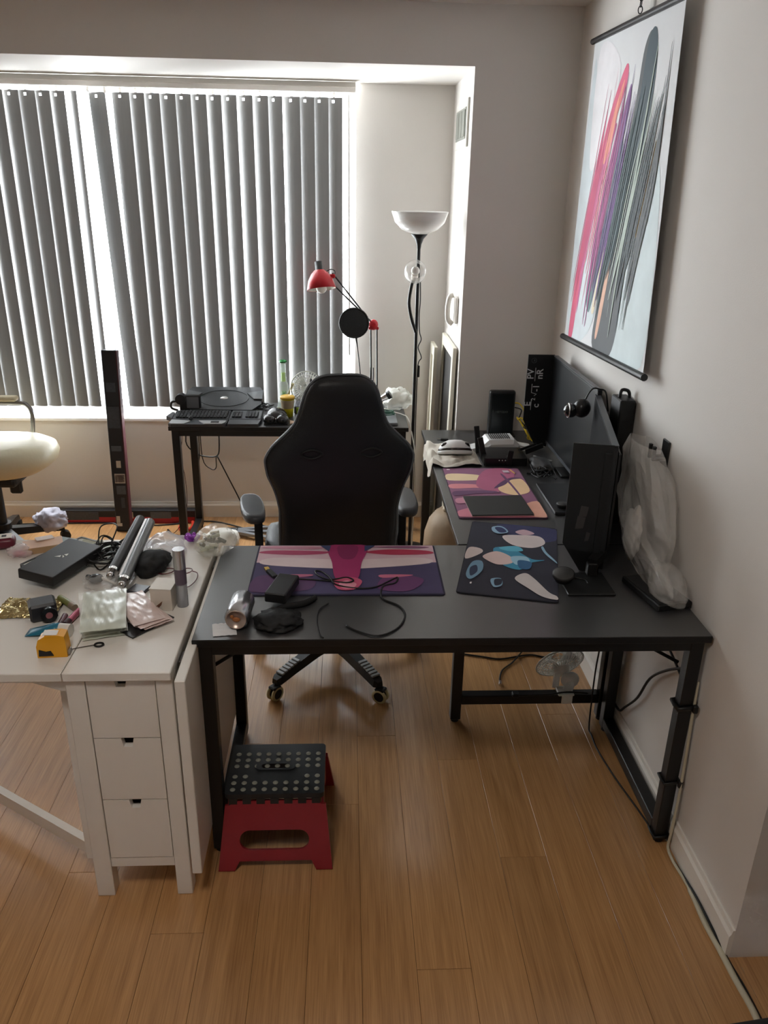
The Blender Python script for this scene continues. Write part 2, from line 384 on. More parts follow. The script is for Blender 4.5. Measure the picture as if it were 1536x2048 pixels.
MB().tube([(0.955, 1.90, 0.60), (0.72, 2.02, 0.69)], 0.0055, spline=False).build('brace_rod', BLACKM, d1)
d2, g = desk('computer_desk', 'black desk along the poster wall carrying two shielded monitors', 0.377, 0.993, 2.414, 3.795, 'y', bar=0.11)
d3, g = desk('computer_desk', 'black desk under the window with keyboard and red lamp', -0.884, 0.315, 3.83, 4.325, 'x', bar=0.055)

# ================================================================== white gateleg table
gt = thing('gateleg_table', 'white gateleg table with three drawers, one leaf raised and covered in clutter', 'table', (-0.56, 2.06, 0))
TX0, TX1, TY0, TY1 = -0.692, -0.43, 1.66, 2.458
MB().b2(TX0, TX1, TY0, TY1, 0.716, 0.74, 0.002).build('centre_top', TABLEW, gt)
MB().b2(-1.36, TX0 - 0.002, TY0, TY1, 0.716, 0.74, 0.002).build('raised_leaf', TABLEW, gt)
MB().b2(-0.418, -0.392, TY0 - 0.02, TY1 - 0.02, 0.108, 0.728, 0.002).build('hanging_leaf', TABLEW, gt)
body = MB()
body.b2(-0.688, -0.673, 1.70, 2.42, 0.11, 0.715).b2(-0.449, -0.434, 1.70, 2.42, 0.11, 0.715).b2(-0.672, -0.45, 1.72, 2.40, 0.11, 0.13)
body.b2(-0.672, -0.45, 2.05, 2.07, 0.11, 0.715)
body.build('cabinet_body', TABLEW, gt)
for y0 in (1.672, 2.40):
    MB().b2(-0.692, -0.645, y0, y0 + 0.045, 0, 0.715, 0.002).build('leg', TABLEW, gt)
    MB().b2(-0.472, -0.43, y0, y0 + 0.045, 0, 0.715, 0.002).build('leg', TABLEW, gt)
MB().b2(-0.644, -0.473, 1.676, 1.70, 0.104, 0.134).build('plinth_rail', TABLEW, gt)
for z0, z1 in ((0.5365, 0.714), (0.338, 0.5335), (0.137, 0.335)):
    xa, xb, xm = -0.6425, -0.4745, -0.5585
    pts = [(xa, z0), (xb, z0), (xb, z1), (xm + 0.016, z1), (xm + 0.011, z1 - 0.026), (xm - 0.011, z1 - 0.026), (xm - 0.016, z1), (xa, z1)]
    dr = MB().prism(pts, 0.018, Matrix(((1, 0, 0, 0), (0, 0, -1, 1.693), (0, 1, 0, 0), (0, 0, 0, 1)))).build('drawer', TABLEW, gt)
    MB().b2(xa + 0.004, xb - 0.004, 1.694, 2.03, z0 + 0.02, z0 + 0.03).b2(xa + 0.004, xb - 0.004, 1.72, 1.73, z0 + 0.03, z1 - 0.01).build('drawer_box', mat('#3a332c', 0.8), dr)
gl = MB(); h0, h1 = Vector((-0.715, 1.745, 0)), Vector((-1.27, 2.10, 0))
gl.beam(h0 + Vector((0, 0, 0.105)), h1 + Vector((0, 0, 0.105)), 0.022, 0.042).beam(h0 + Vector((0, 0, 0.685)), h1 + Vector((0, 0, 0.685)), 0.022, 0.05)
gl.beam((h1.x, h1.y, 0), (h1.x, h1.y, 0.714), 0.042, 0.042).beam((h0.x, h0.y, 0.08), (h0.x, h0.y, 0.714), 0.03, 0.03)
gl.build('gate_leg', TABLEW, gt)
ap = [(-0.693, 0.714), (-1.36, 0.714), (-1.36, 0.70), (-0.775, 0.70), (-0.705, 0.675), (-0.693, 0.675)]
MB().prism(ap, 0.018, Matrix(((1, 0, 0, 0), (0, 0, -1, 1.70), (0, 1, 0, 0), (0, 0, 0, 1)))).build('apron', TABLEW, gt)
for y in (1.75, 2.30): MB().b2(-0.4295, -0.4185, y, y + 0.05, 0.70, 0.712).build('hinge', STEEL, gt)

# ================================================================== gaming chair
gc = thing('gaming_chair', 'black high-backed gaming chair pulled up behind the long desk', 'chair', (-0.055, 2.853, 0), math.radians(6.8))
CHB = mat('#17181b', 0.42, var=0.15, bump=0.12, bscale=260); CHG = mat('#5c6064', 0.5, var=0.06)
rows = [(1.297, .03), (1.293, .062), (1.282, .085), (1.262, .105), (1.238, .118), (1.20, .130), (1.165, .14), (1.13, .153), (1.11, .168), (1.087, .19), (1.06, .217), (1.04, .235), (1.01, .251), (.99, .254), (.95, .249), (.927, .243), (.895, .230), (.858, .219), (.82, .212), (.787, .209), (.67, .212), (.55, .205), (.44, .19)]
loops = []; edge = []
for z, hw in rows:
    yc = -0.345 + (1.29 - z) * 0.2; L = []; th = 0.05 if z < 1.28 else 0.05 * (1.299 - z) / 0.02 * 0.9 + 0.003
    for k in range(32):
        a = 2 * PI * k / 32; ca, sa = math.cos(a), math.sin(a)
        X = hw * math.copysign(abs(ca) ** 0.55, ca); Y = th * math.copysign(abs(sa) ** 0.75, sa)
        if sa > 0: Y *= 1.0 + 0.7 * (abs(X) / 0.25) ** 2
        L.append((X, yc + Y, z))
    loops.append(L); edge.append((hw, yc, z))
MB().loft(loops[::-1]).build('backrest', CHB, gc, world=False)
ed = [(-h, y - 0.012, z) for h, y, z in edge[::-1]] + [(h, y - 0.012, z) for h, y, z in edge]
MB().tube(ed, 0.0042, 6, 2).build('piping', CHG, gc, world=False)
for sx in (-0.1, 0.1):
    MB().tube([(sx - 0.03, -0.344, 1.035), (sx, -0.347, 1.045), (sx + 0.03, -0.344, 1.035), (sx + 0.03, -0.342, 1.022), (sx, -0.341, 1.012), (sx - 0.03, -0.342, 1.022)], 0.004, 6, 4, True).build('belt_slot', RUBBER, gc, world=False)
sl = []
for z, gx, gy in ((0.43, .23, .24), (0.45, .255, .265), (0.50, .265, .272), (0.535, .255, .262), (0.548, .22, .235)):
    sl.append([(gx * math.copysign(abs(math.cos(2 * PI * k / 32)) ** 0.5, math.cos(2 * PI * k / 32)), 0.02 + gy * math.copysign(abs(math.sin(2 * PI * k / 32)) ** 0.5, math.sin(2 * PI * k / 32)), z + (0.02 if abs(math.cos(2 * PI * k / 32)) > 0.8 and z > 0.5 else 0)) for k in range(32)])
MB().loft(sl).build('seat', CHB, gc, world=False)
for s in (-1, 1):
    ar = MB(); ar.b2(s * 0.285 - 0.016, s * 0.285 + 0.016, 0.02, 0.075, 0.43, 0.66, 0.004).b2(min(s * 0.15, s * 0.30), max(s * 0.15, s * 0.30), 0.02, 0.075, 0.40, 0.428, 0.004)
    post = ar.build('armrest_post', RUBBER, gc, world=False)
    pad = []
    for z, k in ((0.662, 0.86), (0.668, 0.97), (0.685, 1.0), (0.697, 0.93), (0.70, 0.8)):
        pad.append([(s * 0.305 + 0.047 * k * math.copysign(abs(math.cos(2 * PI * q / 24)) ** 0.7, math.cos(2 * PI * q / 24)) + s * 0.012 * math.sin(2 * PI * q / 24), 0.07 + 0.135 * k * math.copysign(abs(math.sin(2 * PI * q / 24)) ** 0.8, math.sin(2 * PI * q / 24)), z - 0.012 * math.sin(2 * PI * q / 24) * 0) for q in range(24)])
    MB().loft(pad).build('armrest_pad', mat('#3b3d40', 0.38, var=0.08), gc, world=False)
    MB().tube([(s * 0.262, -0.20, 0.52), (s * 0.275, -0.26, 0.56), (s * 0.262, -0.30, 0.60), (s * 0.245, -0.31, 0.63)], 0.012, 8).build('recline_bracket', mat('#77797c', 0.4, 0.6), gc, world=False)
MB().cyl((0, 0, 0.11), (0, 0, 0.26), 0.027, n=20).cyl((0, 0, 0.26), (0, 0, 0.40), 0.016, n=16).b2(-0.1, 0.1, -0.12, 0.12, 0.395, 0.43, 0.01).build('gas_lift', RUBBER, gc, world=False)
MB().cyl((0, 0, 0.085), (0, 0, 0.135), 0.05, 0.042, 20).build('base_hub', RUBBER, gc, world=False)
for k in range(5):
    a = math.radians(230.4 + 72 * k - 6.8); c, s_ = math.cos(a), math.sin(a); M = RZ(a)
    MB().loft([[(r, -w, z - t), (r, w, z - t), (r, w * 0.8, z), (r, -w * 0.8, z)] for r, w, z, t in ((0.03, .028, .132, .045), (0.12, .027, .13, .04), (0.24, .023, .112, .034), (0.325, .02, .098, .03), (0.337, .014, .09, .02))], smooth=False)
    leg = MB(); leg.loft([[tuple(M @ Vector(p)) for p in ((r, -w, z - t), (r, w, z - t), (r, w * 0.8, z), (r, -w * 0.8, z))] for r, w, z, t in ((0.03, .028, .134, .045), (0.12, .027, .13, .04), (0.24, .024, .113, .034), (0.33, .022, .098, .03), (0.345, .014, .092, .022))], smooth=False)
    lo = leg.build('base_leg', BLACK, gc, world=False)
    tp = MB(); 
    for q in range(6): tp.box((0.225 + q * 0.0175, 0, 0.1185 - q * 0.0027), (0.0165, 0.036, 0.008), 0.002, M @ T(0, 0, 0.0005))
    tp.build('foot_grip', mat('#8d8d8a', 0.45, 0.2), lo, world=False)
    cs = MB(); ct = Vector((c * 0.338, s_ * 0.338, 0.0)); tdir = Vector((-s_, c, 0)); ang = a + 0.6 * math.sin(k * 2.1); td = Vector((-math.sin(ang), math.cos(ang), 0)); wd = ct - Vector((math.cos(ang), math.sin(ang), 0)) * -0.008
    cw = MB().cyl((ct.x, ct.y, 0.055), (ct.x, ct.y, 0.085), 0.007, n=10)
    for sd in (-1, 1): cw.cyl((wd + td * sd * 0.010 + Vector((0, 0, .031)))[:], (wd + td * sd * 0.017 + Vector((0, 0, .031)))[:], 0.021, n=20)
    cw.b2(-0.02, 0.02, -0.018, 0.018, 0.052, 0.064, 0.004, M=T(wd.x, wd.y, 0) @ RZ(ang))
    co = cw.build('caster', RUBBER, gc, world=False)
    ty = MB()
    for sd in (-1, 1):
        q0, q1 = wd + td * sd * 0.008 + Vector((0, 0, .031)), wd + td * sd * 0.0185 + Vector((0, 0, .031))
        M2 = frame3(((q0 + q1) / 2)[:], (math.cos(ang), math.sin(ang), 0), (0, 0, 1))
        ty.lathe([(0.0205, -0.005), (0.0285, -0.005), (0.031, -0.002), (0.031, 0.002), (0.0285, 0.005), (0.0205, 0.005)], 24, M2)
    ty.build('tyre', mat('#c9c39a', 0.25, var=0.05), co, world=False, label='pale yellow translucent tyre')

# ================================================================== folding step stool
st = thing('step_stool', 'red folding step stool with black top covered in pale grip dots', 'stool', (-0.205, 1.90, 0))
RED = mat('#84101a', 0.45, var=0.08); BLKP = mat('#1a1c1e', 0.4, var=0.1, bump=0.1, bscale=400)
def rr(x0, x1, y0, y1, r, n=5):
    o = []
    for cx, cy, a0 in ((x1 - r, y1 - r, 0), (x0 + r, y1 - r, PI / 2), (x0 + r, y0 + r, PI), (x1 - r, y0 + r, 1.5 * PI)):
        for k in range(n + 1): a = a0 + PI / 2 * k / n; o.append((cx + r * math.cos(a), cy + r * math.sin(a)))
    return o
tx0, tx1, ty0, ty1 = -0.352, -0.064, 1.818, 2.04
hole = rr(-0.255, -0.17, 1.925, 1.945, 0.0095)
MB().plate(rr(tx0, tx1, ty0, ty1, 0.012), [hole[::-1]], 0.016, T(0, 0, 0.204)).build('step_top', BLKP, st)
for k in range(7):
    xx = tx0 + 0.012 + k * (tx1 - tx0 - 0.024 - 0.024) / 6
    MB().b2(xx, xx + 0.024, ty0 - 0.001, ty0 + 0.012, 0.182, 0.2045).build('hinge_tooth', BLKP, st)
    MB().b2(xx, xx + 0.024, ty1 - 0.012, ty1 + 0.001, 0.182, 0.2045).build('hinge_tooth', BLKP, st)
MB().plate(rr(-0.272, -0.153, 1.918, 1.952, 0.0165), [rr(-0.255, -0.17, 1.925, 1.945, 0.0095)[::-1]], 0.004, T(0, 0, 0.2195)).build('handle_rim', BLKP, st)
dot = None
for i in range(9):
    for j in range(6):
        x = tx0 + 0.022 + i * (tx1 - tx0 - 0.044) / 8; y = ty0 + 0.02 + j * 0.0275 + (0.018 if j > 2 else 0) * 1.0
        if j == 2 and 2 <= i <= 6: continue
        if j == 2: y += 0.0
        if dot is None:
            dot = MB().lathe([(0.0001, 0.003), (0.006, 0.0025), (0.0082, 0.0)], 12).build('grip_dot', mat('#8a8a7e', 0.65), st, world=False); o = dot
        else: o = copyobj(dot, st)
        o.matrix_basis = T(x + 0.205, y - 1.90, 0.2198)
def panel(yt, yb, name):
    # trapezoid end panel leaning out to the floor, oval cut-out, two feet
    H = math.hypot(0.19, yb - yt); o = [(-0.165, 0), (-0.118, 0), (-0.104, 0.028), (0.104, 0.028), (0.118, 0), (0.165, 0), (0.146, H - 0.012), (0.132, H - 0.012), (0.128, H)]
    tw = 0.256 / 13
    for k in range(1, 13): o += [(0.128 - k * tw, H - (0 if k % 2 else 0.0)),]
    o += [(-0.128, H), (-0.132, H - 0.012), (-0.146, H - 0.012)]
    hl = rr(-0.104, 0.097, 0.06, 0.118, 0.0285, 7)
    ez = Vector((0, yt - yb, 0.19)).normalized(); M = frame3((-0.205, yb, 0.001), (1, 0, 0), ez)
    return MB().plate(o, [hl[::-1]], 0.012, M @ T(0, 0, -0.006)).build(name, RED, st)
panel(1.826, 1.752, 'end_panel'); panel(2.032, 2.106, 'end_panel')
for s in (-1, 1):
    xx = -0.205 + s * 0.136
    for sg in (-1, 1):
        pts = [(1.929 + sg * 0.004, 0.198), (1.929 + sg * 0.092, 0.198), (1.929 + sg * 0.152, 0.05), (1.929 + sg * 0.135, 0.05), (1.929 + sg * 0.02, 0.13)]
        if sg < 0: pts = pts[::-1]
        MB().prism(pts, 0.006, Matrix(((0, 0, 1, xx - 0.003 + sg * 0.0045 * 0), (1, 0, 0, 0), (0, 1, 0, 0), (0, 0, 0, 1)))).build('side_panel', RED, st)

# ================================================================== wall fittings
vp = thing('wall_panel', 'white framed grey metal panel high on the window jamb', 'panel', (XJ - 0.01, 4.09, 2.04))
MB().b2(XJ - 0.010, XJ - 0.0005, 3.905, 4.29, 2.035, 2.235, 0.002).build('panel_frame', mat('#cfccc4', 0.5, var=0.02), vp)
MB().b2(XJ - 0.013, XJ - 0.0101, 3.935, 4.26, 2.07, 2.2).build('panel_cover', mat('#8e9088', 0.35, 0.3), vp)
for k in range(3): MB().b2(XJ - 0.016, XJ - 0.0131, 3.95 + k * 0.1, 4.04 + k * 0.1, 2.08, 2.19).build('louvre', mat('#7f8178', 0.4, 0.3), vp)
def frame_board(name, label, x, y0, y1, z1, lean, inner):
    t = thing(name, label, 'board', (x, (y0 + y1) / 2, 0))
    M = T(x, 0, 0) @ RY(lean); b = 0.055
    MB().b2(-0.012, 0.006, y0, y1, 0.002, b, M=M).b2(-0.012, 0.006, y0, y1, z1 - b, z1, M=M).b2(-0.012, 0.006, y0, y0 + b, b, z1 - b, M=M).b2(-0.012, 0.006, y1 - b, y1, b, z1 - b, M=M).build('board_frame', mat('#d9d5c6', 0.45, var=0.03), t)
    MB().b2(-0.003, 0.004, y0 + b, y1 - b, b, z1 - b, M=M).build('board_panel', inner, t)
    return t
frame_board('framed_board', 'white framed board with dark panel leaning upright against the window jamb', 0.5215, 3.86, 4.33, 1.135, math.radians(0.75), mat('#16130f', 0.5))
frame_board('framed_board', 'plain pale board standing behind the framed dark one', 0.4715, 4.24, 4.435, 1.07, math.radians(0.75), mat('#d6d3c4', 0.5, var=0.03))
ph = thing('wall_phone', 'white plastic wall handset hanging on the window jamb', 'handset', (XJ - 0.03, 3.96, 1.24))
MB().b2(XJ - 0.018, XJ - 0.0005, 3.93, 4.02, 1.24, 1.37, 0.008, 3).build('cradle', WHITE, ph)
MB().tube([(XJ - 0.022, 3.975, 1.235), (XJ - 0.045, 3.975, 1.26), (XJ - 0.048, 3.975, 1.32), (XJ - 0.04, 3.975, 1.365), (XJ - 0.022, 3.975, 1.375)], 0.013, 10).build('handset', mat('#dcd8d0', 0.4), ph)

# ================================================================== hanging poster on the right wall (generic abstract print)
ps = thing('wall_scroll', 'tall printed fabric wall scroll with pink and charcoal streaks on black rods', 'poster', (0.955, 3.0, 1.28))
P00, P10, P01, P11 = Vector((.957, 3.455, 1.268)), Vector((.957, 2.485, 1.305)), Vector((.957, 3.45, 2.388)), Vector((.957, 2.56, 2.362))
def pp(u, v, d=0.0):
    a = P00.lerp(P10, u); b = P01.lerp(P11, u); p = a.lerp(b, v)
    return Vector((p.x - d, p.y, p.z))
MB().sheet(lambda u, v: pp(u, v), 4, 4).build('fabric', mat('#dcdee0', 0.6, var=0.05, scale=4), ps)
PA = [
 ('#cdd6da', [(.02, .05), (.3, .03), (.42, .2), (.25, .45), (.12, .8), (.03, .9)], 1), ('#d2e0e3', [(.62, .02), (.97, .02), (.97, .5), (.85, .62), (.72, .3)], 1), ('#e3e1e4', [(.1, .97), (.4, .9), (.3, .7), (.12, .6)], 1),
 ('#565a5d', [(.42, .01), (.64, .01), (.70, .2), (.66, .4), (.74, .6), (.80, .8), (.74, .95), (.66, .92), (.62, .76), (.54, .56), (.46, .36), (.42, .15)], 1),
 ('#3f5058', [(.60, .60), (.66, .78), (.70, .94), (.77, .95), (.80, .82), (.74, .62), (.68, .48)], 1),
 ('#688285', [(.26, .20), (.33, .42), (.42, .62), (.50, .70), (.54, .60), (.46, .42), (.38, .22), (.32, .12)], 1), ('#93a69f', [(.34, .40), (.40, .54), (.46, .62), (.47, .54), (.41, .42)], 1),
 ('#d65c7c', [(.06, .02), (.12, .02), (.17, .26), (.27, .50), (.38, .70), (.50, .84), (.47, .89), (.33, .76), (.20, .54), (.10, .28)], 1), ('#c0588e', [(.15, .10), (.21, .32), (.31, .54), (.43, .72), (.36, .68), (.24, .50), (.16, .30)], 1),
 ('#e8957f', [(.30, .62), (.38, .76), (.47, .85), (.43, .76), (.35, .63)], 1), ('#86588f', [(.40, .58), (.46, .70), (.55, .83), (.56, .76), (.49, .64), (.43, .54)], 1),
 ('#e6d9bd', [(.36, .14), (.42, .30), (.48, .42), (.46, .32), (.40, .14)], 1), ('#e6b9a0', [(.44, .06), (.48, .22), (.54, .36), (.52, .22), (.47, .06)], 1), ('#edca86', [(.78, .40), (.82, .52), (.88, .66), (.86, .54), (.81, .40)], 1),
]
_rp = random.Random(12)
def streak(col, pts, w):
    C = catmull([(p[0], p[1], 0) for p in pts], 6); n = len(C); L = []; Rr = []
    for i, p in enumerate(C):
        t = (C[min(i + 1, n - 1)] - C[max(i - 1, 0)]).normalized(); k = w * math.sin(PI * (0.06 + 0.9 * i / (n - 1))); L.append((p.x - t.y * k, p.y + t.x * k)); Rr.append((p.x + t.y * k, p.y - t.x * k))
    PA.append((col, L + Rr[::-1], 0))
for k in range(34):
    u0 = .05 + .75 * k / 34; c = ['#c24a72', '#e68aa0', '#a84f88', '#6d4a86', '#45595e', '#aebcb2', '#3c474c', '#54585b'][min(7, k * 8 // 34)]
    streak(c, [(u0 + _rp.uniform(-.02, .02), .06 + _rp.uniform(0, .2)), (u0 + .05, .34), (u0 + .13, .56), (min(.93, u0 + .22), .72 + _rp.uniform(0, .2))], _rp.uniform(.003, .011))
amb = MB(); ams = []; aix = {}
for k, (c, pts, sm) in enumerate(PA):
    if c not in aix: aix[c] = len(ams); ams.append(mat(c, 0.6, var=0.15, scale=9))
    C = catmull([(p[0], p[1], 0) for p in pts], 6, True) if sm else [Vector((p[0], p[1], 0)) for p in pts]
    b = bmesh.new(); vv = [b.verts.new((p.x, p.y, 0)) for p in C]; es = [b.edges.new((vv[i], vv[(i + 1) % len(vv)])) for i in range(len(vv))]
    bmesh.ops.triangle_fill(b, use_beauty=True, edges=es)
    for v in b.verts: v.co = pp(min(max(v.co.x, .003), .997), min(max(v.co.y, .003), .997), 0.0006 + 0.00006 * k)
    amb.bm(b, mi=aix[c])
amb.build('printed_pattern', ams, ps)
MB().cyl((.955, 3.475, 2.392), (.955, 2.54, 2.366), 0.011, n=12).build('top_rod', BLACK, ps)
MB().cyl((.955, 3.48, 1.264), (.955, 2.465, 1.302), 0.012, n=12).build('bottom_rod', BLACK, ps)
for z in range(5): MB().tube([(.957, 2.955 + .007 * math.cos(a), 2.403 + z * .018 + .011 * math.sin(a)) if z % 2 else (.957 + .007 * math.cos(a), 2.955, 2.403 + z * .018 + .011 * math.sin(a)) for a in [PI * q / 3 for q in range(6)]], 0.0018, 5, 3, True).build('chain_link', BLACK, ps)
hk = thing('wall_hook', 'small clear adhesive hook on the wall above the scroll', 'hook', (0.99, 2.955, 2.46))
MB().b2(.992, .9995, 2.935, 2.975, 2.41, 2.48, 0.006, 2).build('hook_plate', mat('#e9e9e6', 0.2, alpha=0.6), hk)
MB().tube([(.992, 2.955, 2.455), (.975, 2.955, 2.44), (.962, 2.955, 2.452), (.957, 2.955, 2.475)], 0.004, 6).build('hook_prong', CHROME, hk)

# ================================================================== floor lamp
fp = thing('floor_lamp', 'black torchiere floor lamp with white bowl and small frosted reading globe', 'lamp', (0.348, 3.96, 0))
MB().lathe([(0.0, 0.0), (0.098, 0.0), (0.1, 0.012), (0.06, 0.022), (0.014, 0.03), (0.0, 0.03)], 32, T(0.348, 3.96, 0)).build('base', BLACK, fp)
MB().cyl((0.348, 3.96, 0.028), (0.348, 3.96, 1.61), 0.0085, n=12).build('pole', BLACK, fp)
MB().lathe([(0.009, 1.59), (0.012, 1.61), (0.022, 1.635), (0.04, 1.655), (0.038, 1.657), (0.0, 1.65)], 24, T(0.348, 3.96, 0)).build('bowl_holder', BLACK, fp)
BOWL = mat('#ecebe8', 0.18, var=0.01, alpha=0.93)
MB().lathe([(0.0, 1.656), (0.04, 1.657), (0.085, 1.675), (0.118, 1.708), (0.135, 1.756), (0.131, 1.757), (0.114, 1.712), (0.082, 1.681), (0.04, 1.664), (0.0, 1.663)], 40, T(0.348, 3.96, 0)).build('bowl_shade', BOWL, fp)
MB().tube([(0.346, 3.955, 1.195), (0.322, 3.94, 1.26), (0.306, 3.93, 1.34), (0.315, 3.925, 1.42), (0.322, 3.925, 1.445)], 0.008, 8).build('reading_arm', BLACK, fp)
gl_ = MB(); Mg = T(0.33, 3.92, 1.485) @ RX(math.radians(62))
gl_.lathe([(0.012, -0.05), (0.035, -0.042), (0.05, -0.02), (0.053, 0.005), (0.05, 0.03), (0.046, 0.042)], 28, Mg)
gl_.build('reading_globe', mat('#f2f2f0', 0.12, alpha=0.38, var=0.02), fp)
MB().ball((0.33, 3.905, 1.493), 0.021, n=14).build('bulb', mat('#dedcd6', 0.3), fp)
MB().cyl((0.329, 3.925, 1.452), (0.329, 3.912, 1.478), 0.017, n=14).build('lamp_socket', WHITE, fp)
MB().tube([(0.36, 3.955, 1.44), (0.363, 3.955, 1.35), (0.36, 3.955, 1.28), (0.364, 3.955, 1.2), (0.374, 3.955, 1.16), (0.36, 3.955, 1.12), (0.378, 3.955, 1.07), (0.362, 3.955, 1.03), (0.36, 3.955, 0.85), (0.362, 3.957, 0.5), (0.36, 3.957, 0.06)], 0.0028, 5).build('power_cord', CABLE, fp)
MB().b2(0.361, 0.372, 3.95, 3.962, 0.97, 1.03, 0.003).build('cord_switch', BLACK, fp)

# ================================================================== red desk lamp
rl = thing('desk_lamp', 'red shaded articulated desk lamp with black arms beside the window', 'lamp', (0.15, 4.24, 0.74))
RLM = mat('#b8202a', 0.35, var=0.06)
MB().lathe([(0, 0), (0.05, 0), (0.05, 0.012), (0.02, 0.02), (0, 0.02)], 24, T(0.15, 4.24, 0.7405)).build('lamp_foot', BLACK, rl)
for dx in (-0.012, 0.02): MB().cyl((0.15 + dx, 4.24, 0.758), (0.142 + dx, 4.22, 1.17), 0.0042, n=8).build('lower_rod', BLACK, rl)
for dx in (-0.018, -0.004): MB().cyl((0.15 + dx, 4.235, 0.76), (0.15 + dx, 4.23, 0.96), 0.003, n=8).build('spring', BLACK, rl)
MB().ball((0.143, 4.215, 1.19), 0.026, (1, 0.6, 1.1), 12).b2(0.118, 0.172, 4.208, 4.222, 1.165, 1.18, 0.003).cyl((0.143, 4.198, 1.192), (0.143, 4.232, 1.192), 0.011, n=12).build('elbow_joint', RLM, rl)
for dz in (0.0, 0.035): MB().cyl((0.128, 4.215 - dz * 0.2, 1.205 + dz * 0.15), (-0.07 - dz * 0.35, 4.2, 1.43 - dz * 1.2 + 0.02), 0.0042, n=8).build('upper_rod', BLACK, rl)
MB().b2(-0.105, -0.055, 4.193, 4.207, 1.425, 1.445, 0.004).cyl((-0.066, 4.188, 1.437), (-0.066, 4.212, 1.437), 0.009, n=10).build('shoulder_joint', RLM, rl)
MB().tube([(-0.06, 4.2, 1.435), (-0.058, 4.2, 1.46), (-0.08, 4.2, 1.468), (-0.105, 4.2, 1.455)], 0.0025, 6).build('cord_loop', CABLE, rl)
Ms = T(-0.137, 4.2, 1.463) @ RY(math.radians(-7)) @ RX(math.radians(-14))
MB().lathe([(0.026, 0.0), (0.045, -0.018), (0.064, -0.05), (0.075, -0.095), (0.0735, -0.095), (0.062, -0.052), (0.043, -0.021), (0.022, -0.004)], 32, Ms).build('lamp_shade', [RLM], rl)
MB().lathe([(0.0, -0.006), (0.022, -0.006), (0.042, -0.0225), (0.061, -0.053), (0.0725, -0.0945)], 32, Ms).build('shade_lining', mat('#d6d2c8', 0.5), rl)
MB().lathe([(0.0, 0.045), (0.019, 0.043), (0.02, 0.0), (0.026, -0.004), (0.0, -0.004)], 20, Ms).build('lamp_cap', BLACK, rl)
MB().ball((0, 0, -0.085), 0.029, (1, 1, 1.1), 16, Ms).build('bulb', mat('#e8e6e0', 0.2), rl)

# ================================================================== microphone pop filter
pf = thing('pop_filter', 'round black mesh pop filter on a thin stalk behind the gaming chair', 'pop filter', (0.085, 4.17, 0.74))
Mp = frame3((0.041, 4.16, 1.206), (1, 0, 0), (0, 0, 1))
MB().lathe([(0.0, 0.004), (0.066, 0.003), (0.076, 0.0), (0.066, -0.003), (0.0, -0.004)], 14, Mp, smooth=False).build('mesh_disc', mat('#25272a', 0.7, bump=0.3, bscale=500), pf)
MB().tube([(0.041 + 0.074 * math.cos(a), 4.16, 1.206 + 0.074 * math.sin(a)) for a in [2 * PI * q / 14 for q in range(14)]], 0.0055, 6, 2, True).build('hoop', BLACK, pf)
MB().tube([(0.052, 4.16, 1.132), (0.062, 4.162, 1.06), (0.074, 4.165, 0.95), (0.085, 4.17, 0.80), (0.085, 4.17, 0.752)], lambda t: 0.006 - 0.003 * min(1, t * 5), 6).build('gooseneck', BLACK, pf)
MB().lathe([(0, 0), (0.035, 0), (0.033, 0.008), (0.006, 0.014), (0, 0.014)], 20, T(0.085, 4.17, 0.7405)).build('stand_foot', BLACK, pf)

# ================================================================== back desk: keyboard, cooler, recorder, mouse, cup and so on
kb = thing('gaming_keyboard', 'wide grey-black gaming keyboard with silver wrist-rest panels at the desk edge', 'keyboard', (-0.655, 3.93, 0.74))
KG = mat('#3c3e42', 0.4, var=0.08); KD = mat('#1f2023', 0.45); KS = mat('#b4b6b8', 0.3, 0.4)
Mk = T(-0.655, 3.93, 0.742) @ RZ(math.radians(0.5)) @ RX(math.radians(4))
MB().b2(-0.222, 0.06, -0.03, 0.105, 0.004, 0.022, 0.004, 2, Mk).b2(0.066, 0.225, -0.03, 0.105, 0.004, 0.022, 0.004, 2, Mk).b2(-0.2, 0.2, -0.025, 0.10, 0.0035, 0.016, 0, 1, Mk).build('keyboard_body', KG, kb)
MB().prism([(-0.228, -0.095), (-0.215, -0.105), (0.04, -0.105), (0.056, -0.09), (0.06, -0.032), (-0.222, -0.032)], 0.014, Mk @ T(0, 0, 0.006)).build('wrist_rest', KG, kb)
MB().prism([(0.064, -0.1), (0.215, -0.1), (0.225, -0.032), (0.066, -0.032)], 0.014, Mk @ T(0, 0, 0.006)).build('wrist_rest', KG, kb)
MB().prism([(-0.224, -0.092), (-0.212, -0.101), (-0.15, -0.101), (-0.12, -0.06), (-0.22, -0.04)], 0.003, Mk @ T(0, 0, 0.0201)).build('silver_panel', KS, kb)
MB().prism([(-0.05, -0.101), (0.036, -0.101), (0.05, -0.08), (0.052, -0.055), (-0.085, -0.055)], 0.003, Mk @ T(0, 0, 0.0201)).build('silver_panel', KS, kb)
MB().b2(-0.02, 0.02, -0.09, -0.068, 0.0231, 0.0245, M=Mk).build('display', KD, kb)
MB().prism([(-0.255, 0.0), (-0.222, -0.03), (-0.222, 0.06), (-0.235, 0.065)], 0.02, Mk @ T(0, 0, 0.006)).build('side_wing', KG, kb)
MB().ball((-0.125, -0.045, 0.03), 0.011, M=Mk).cyl((Mk @ Vector((-0.125, -0.045, 0.018)))[:], (Mk @ Vector((-0.125, -0.045, 0.028)))[:], 0.006, n=10).build('thumb_stick', KD, kb)
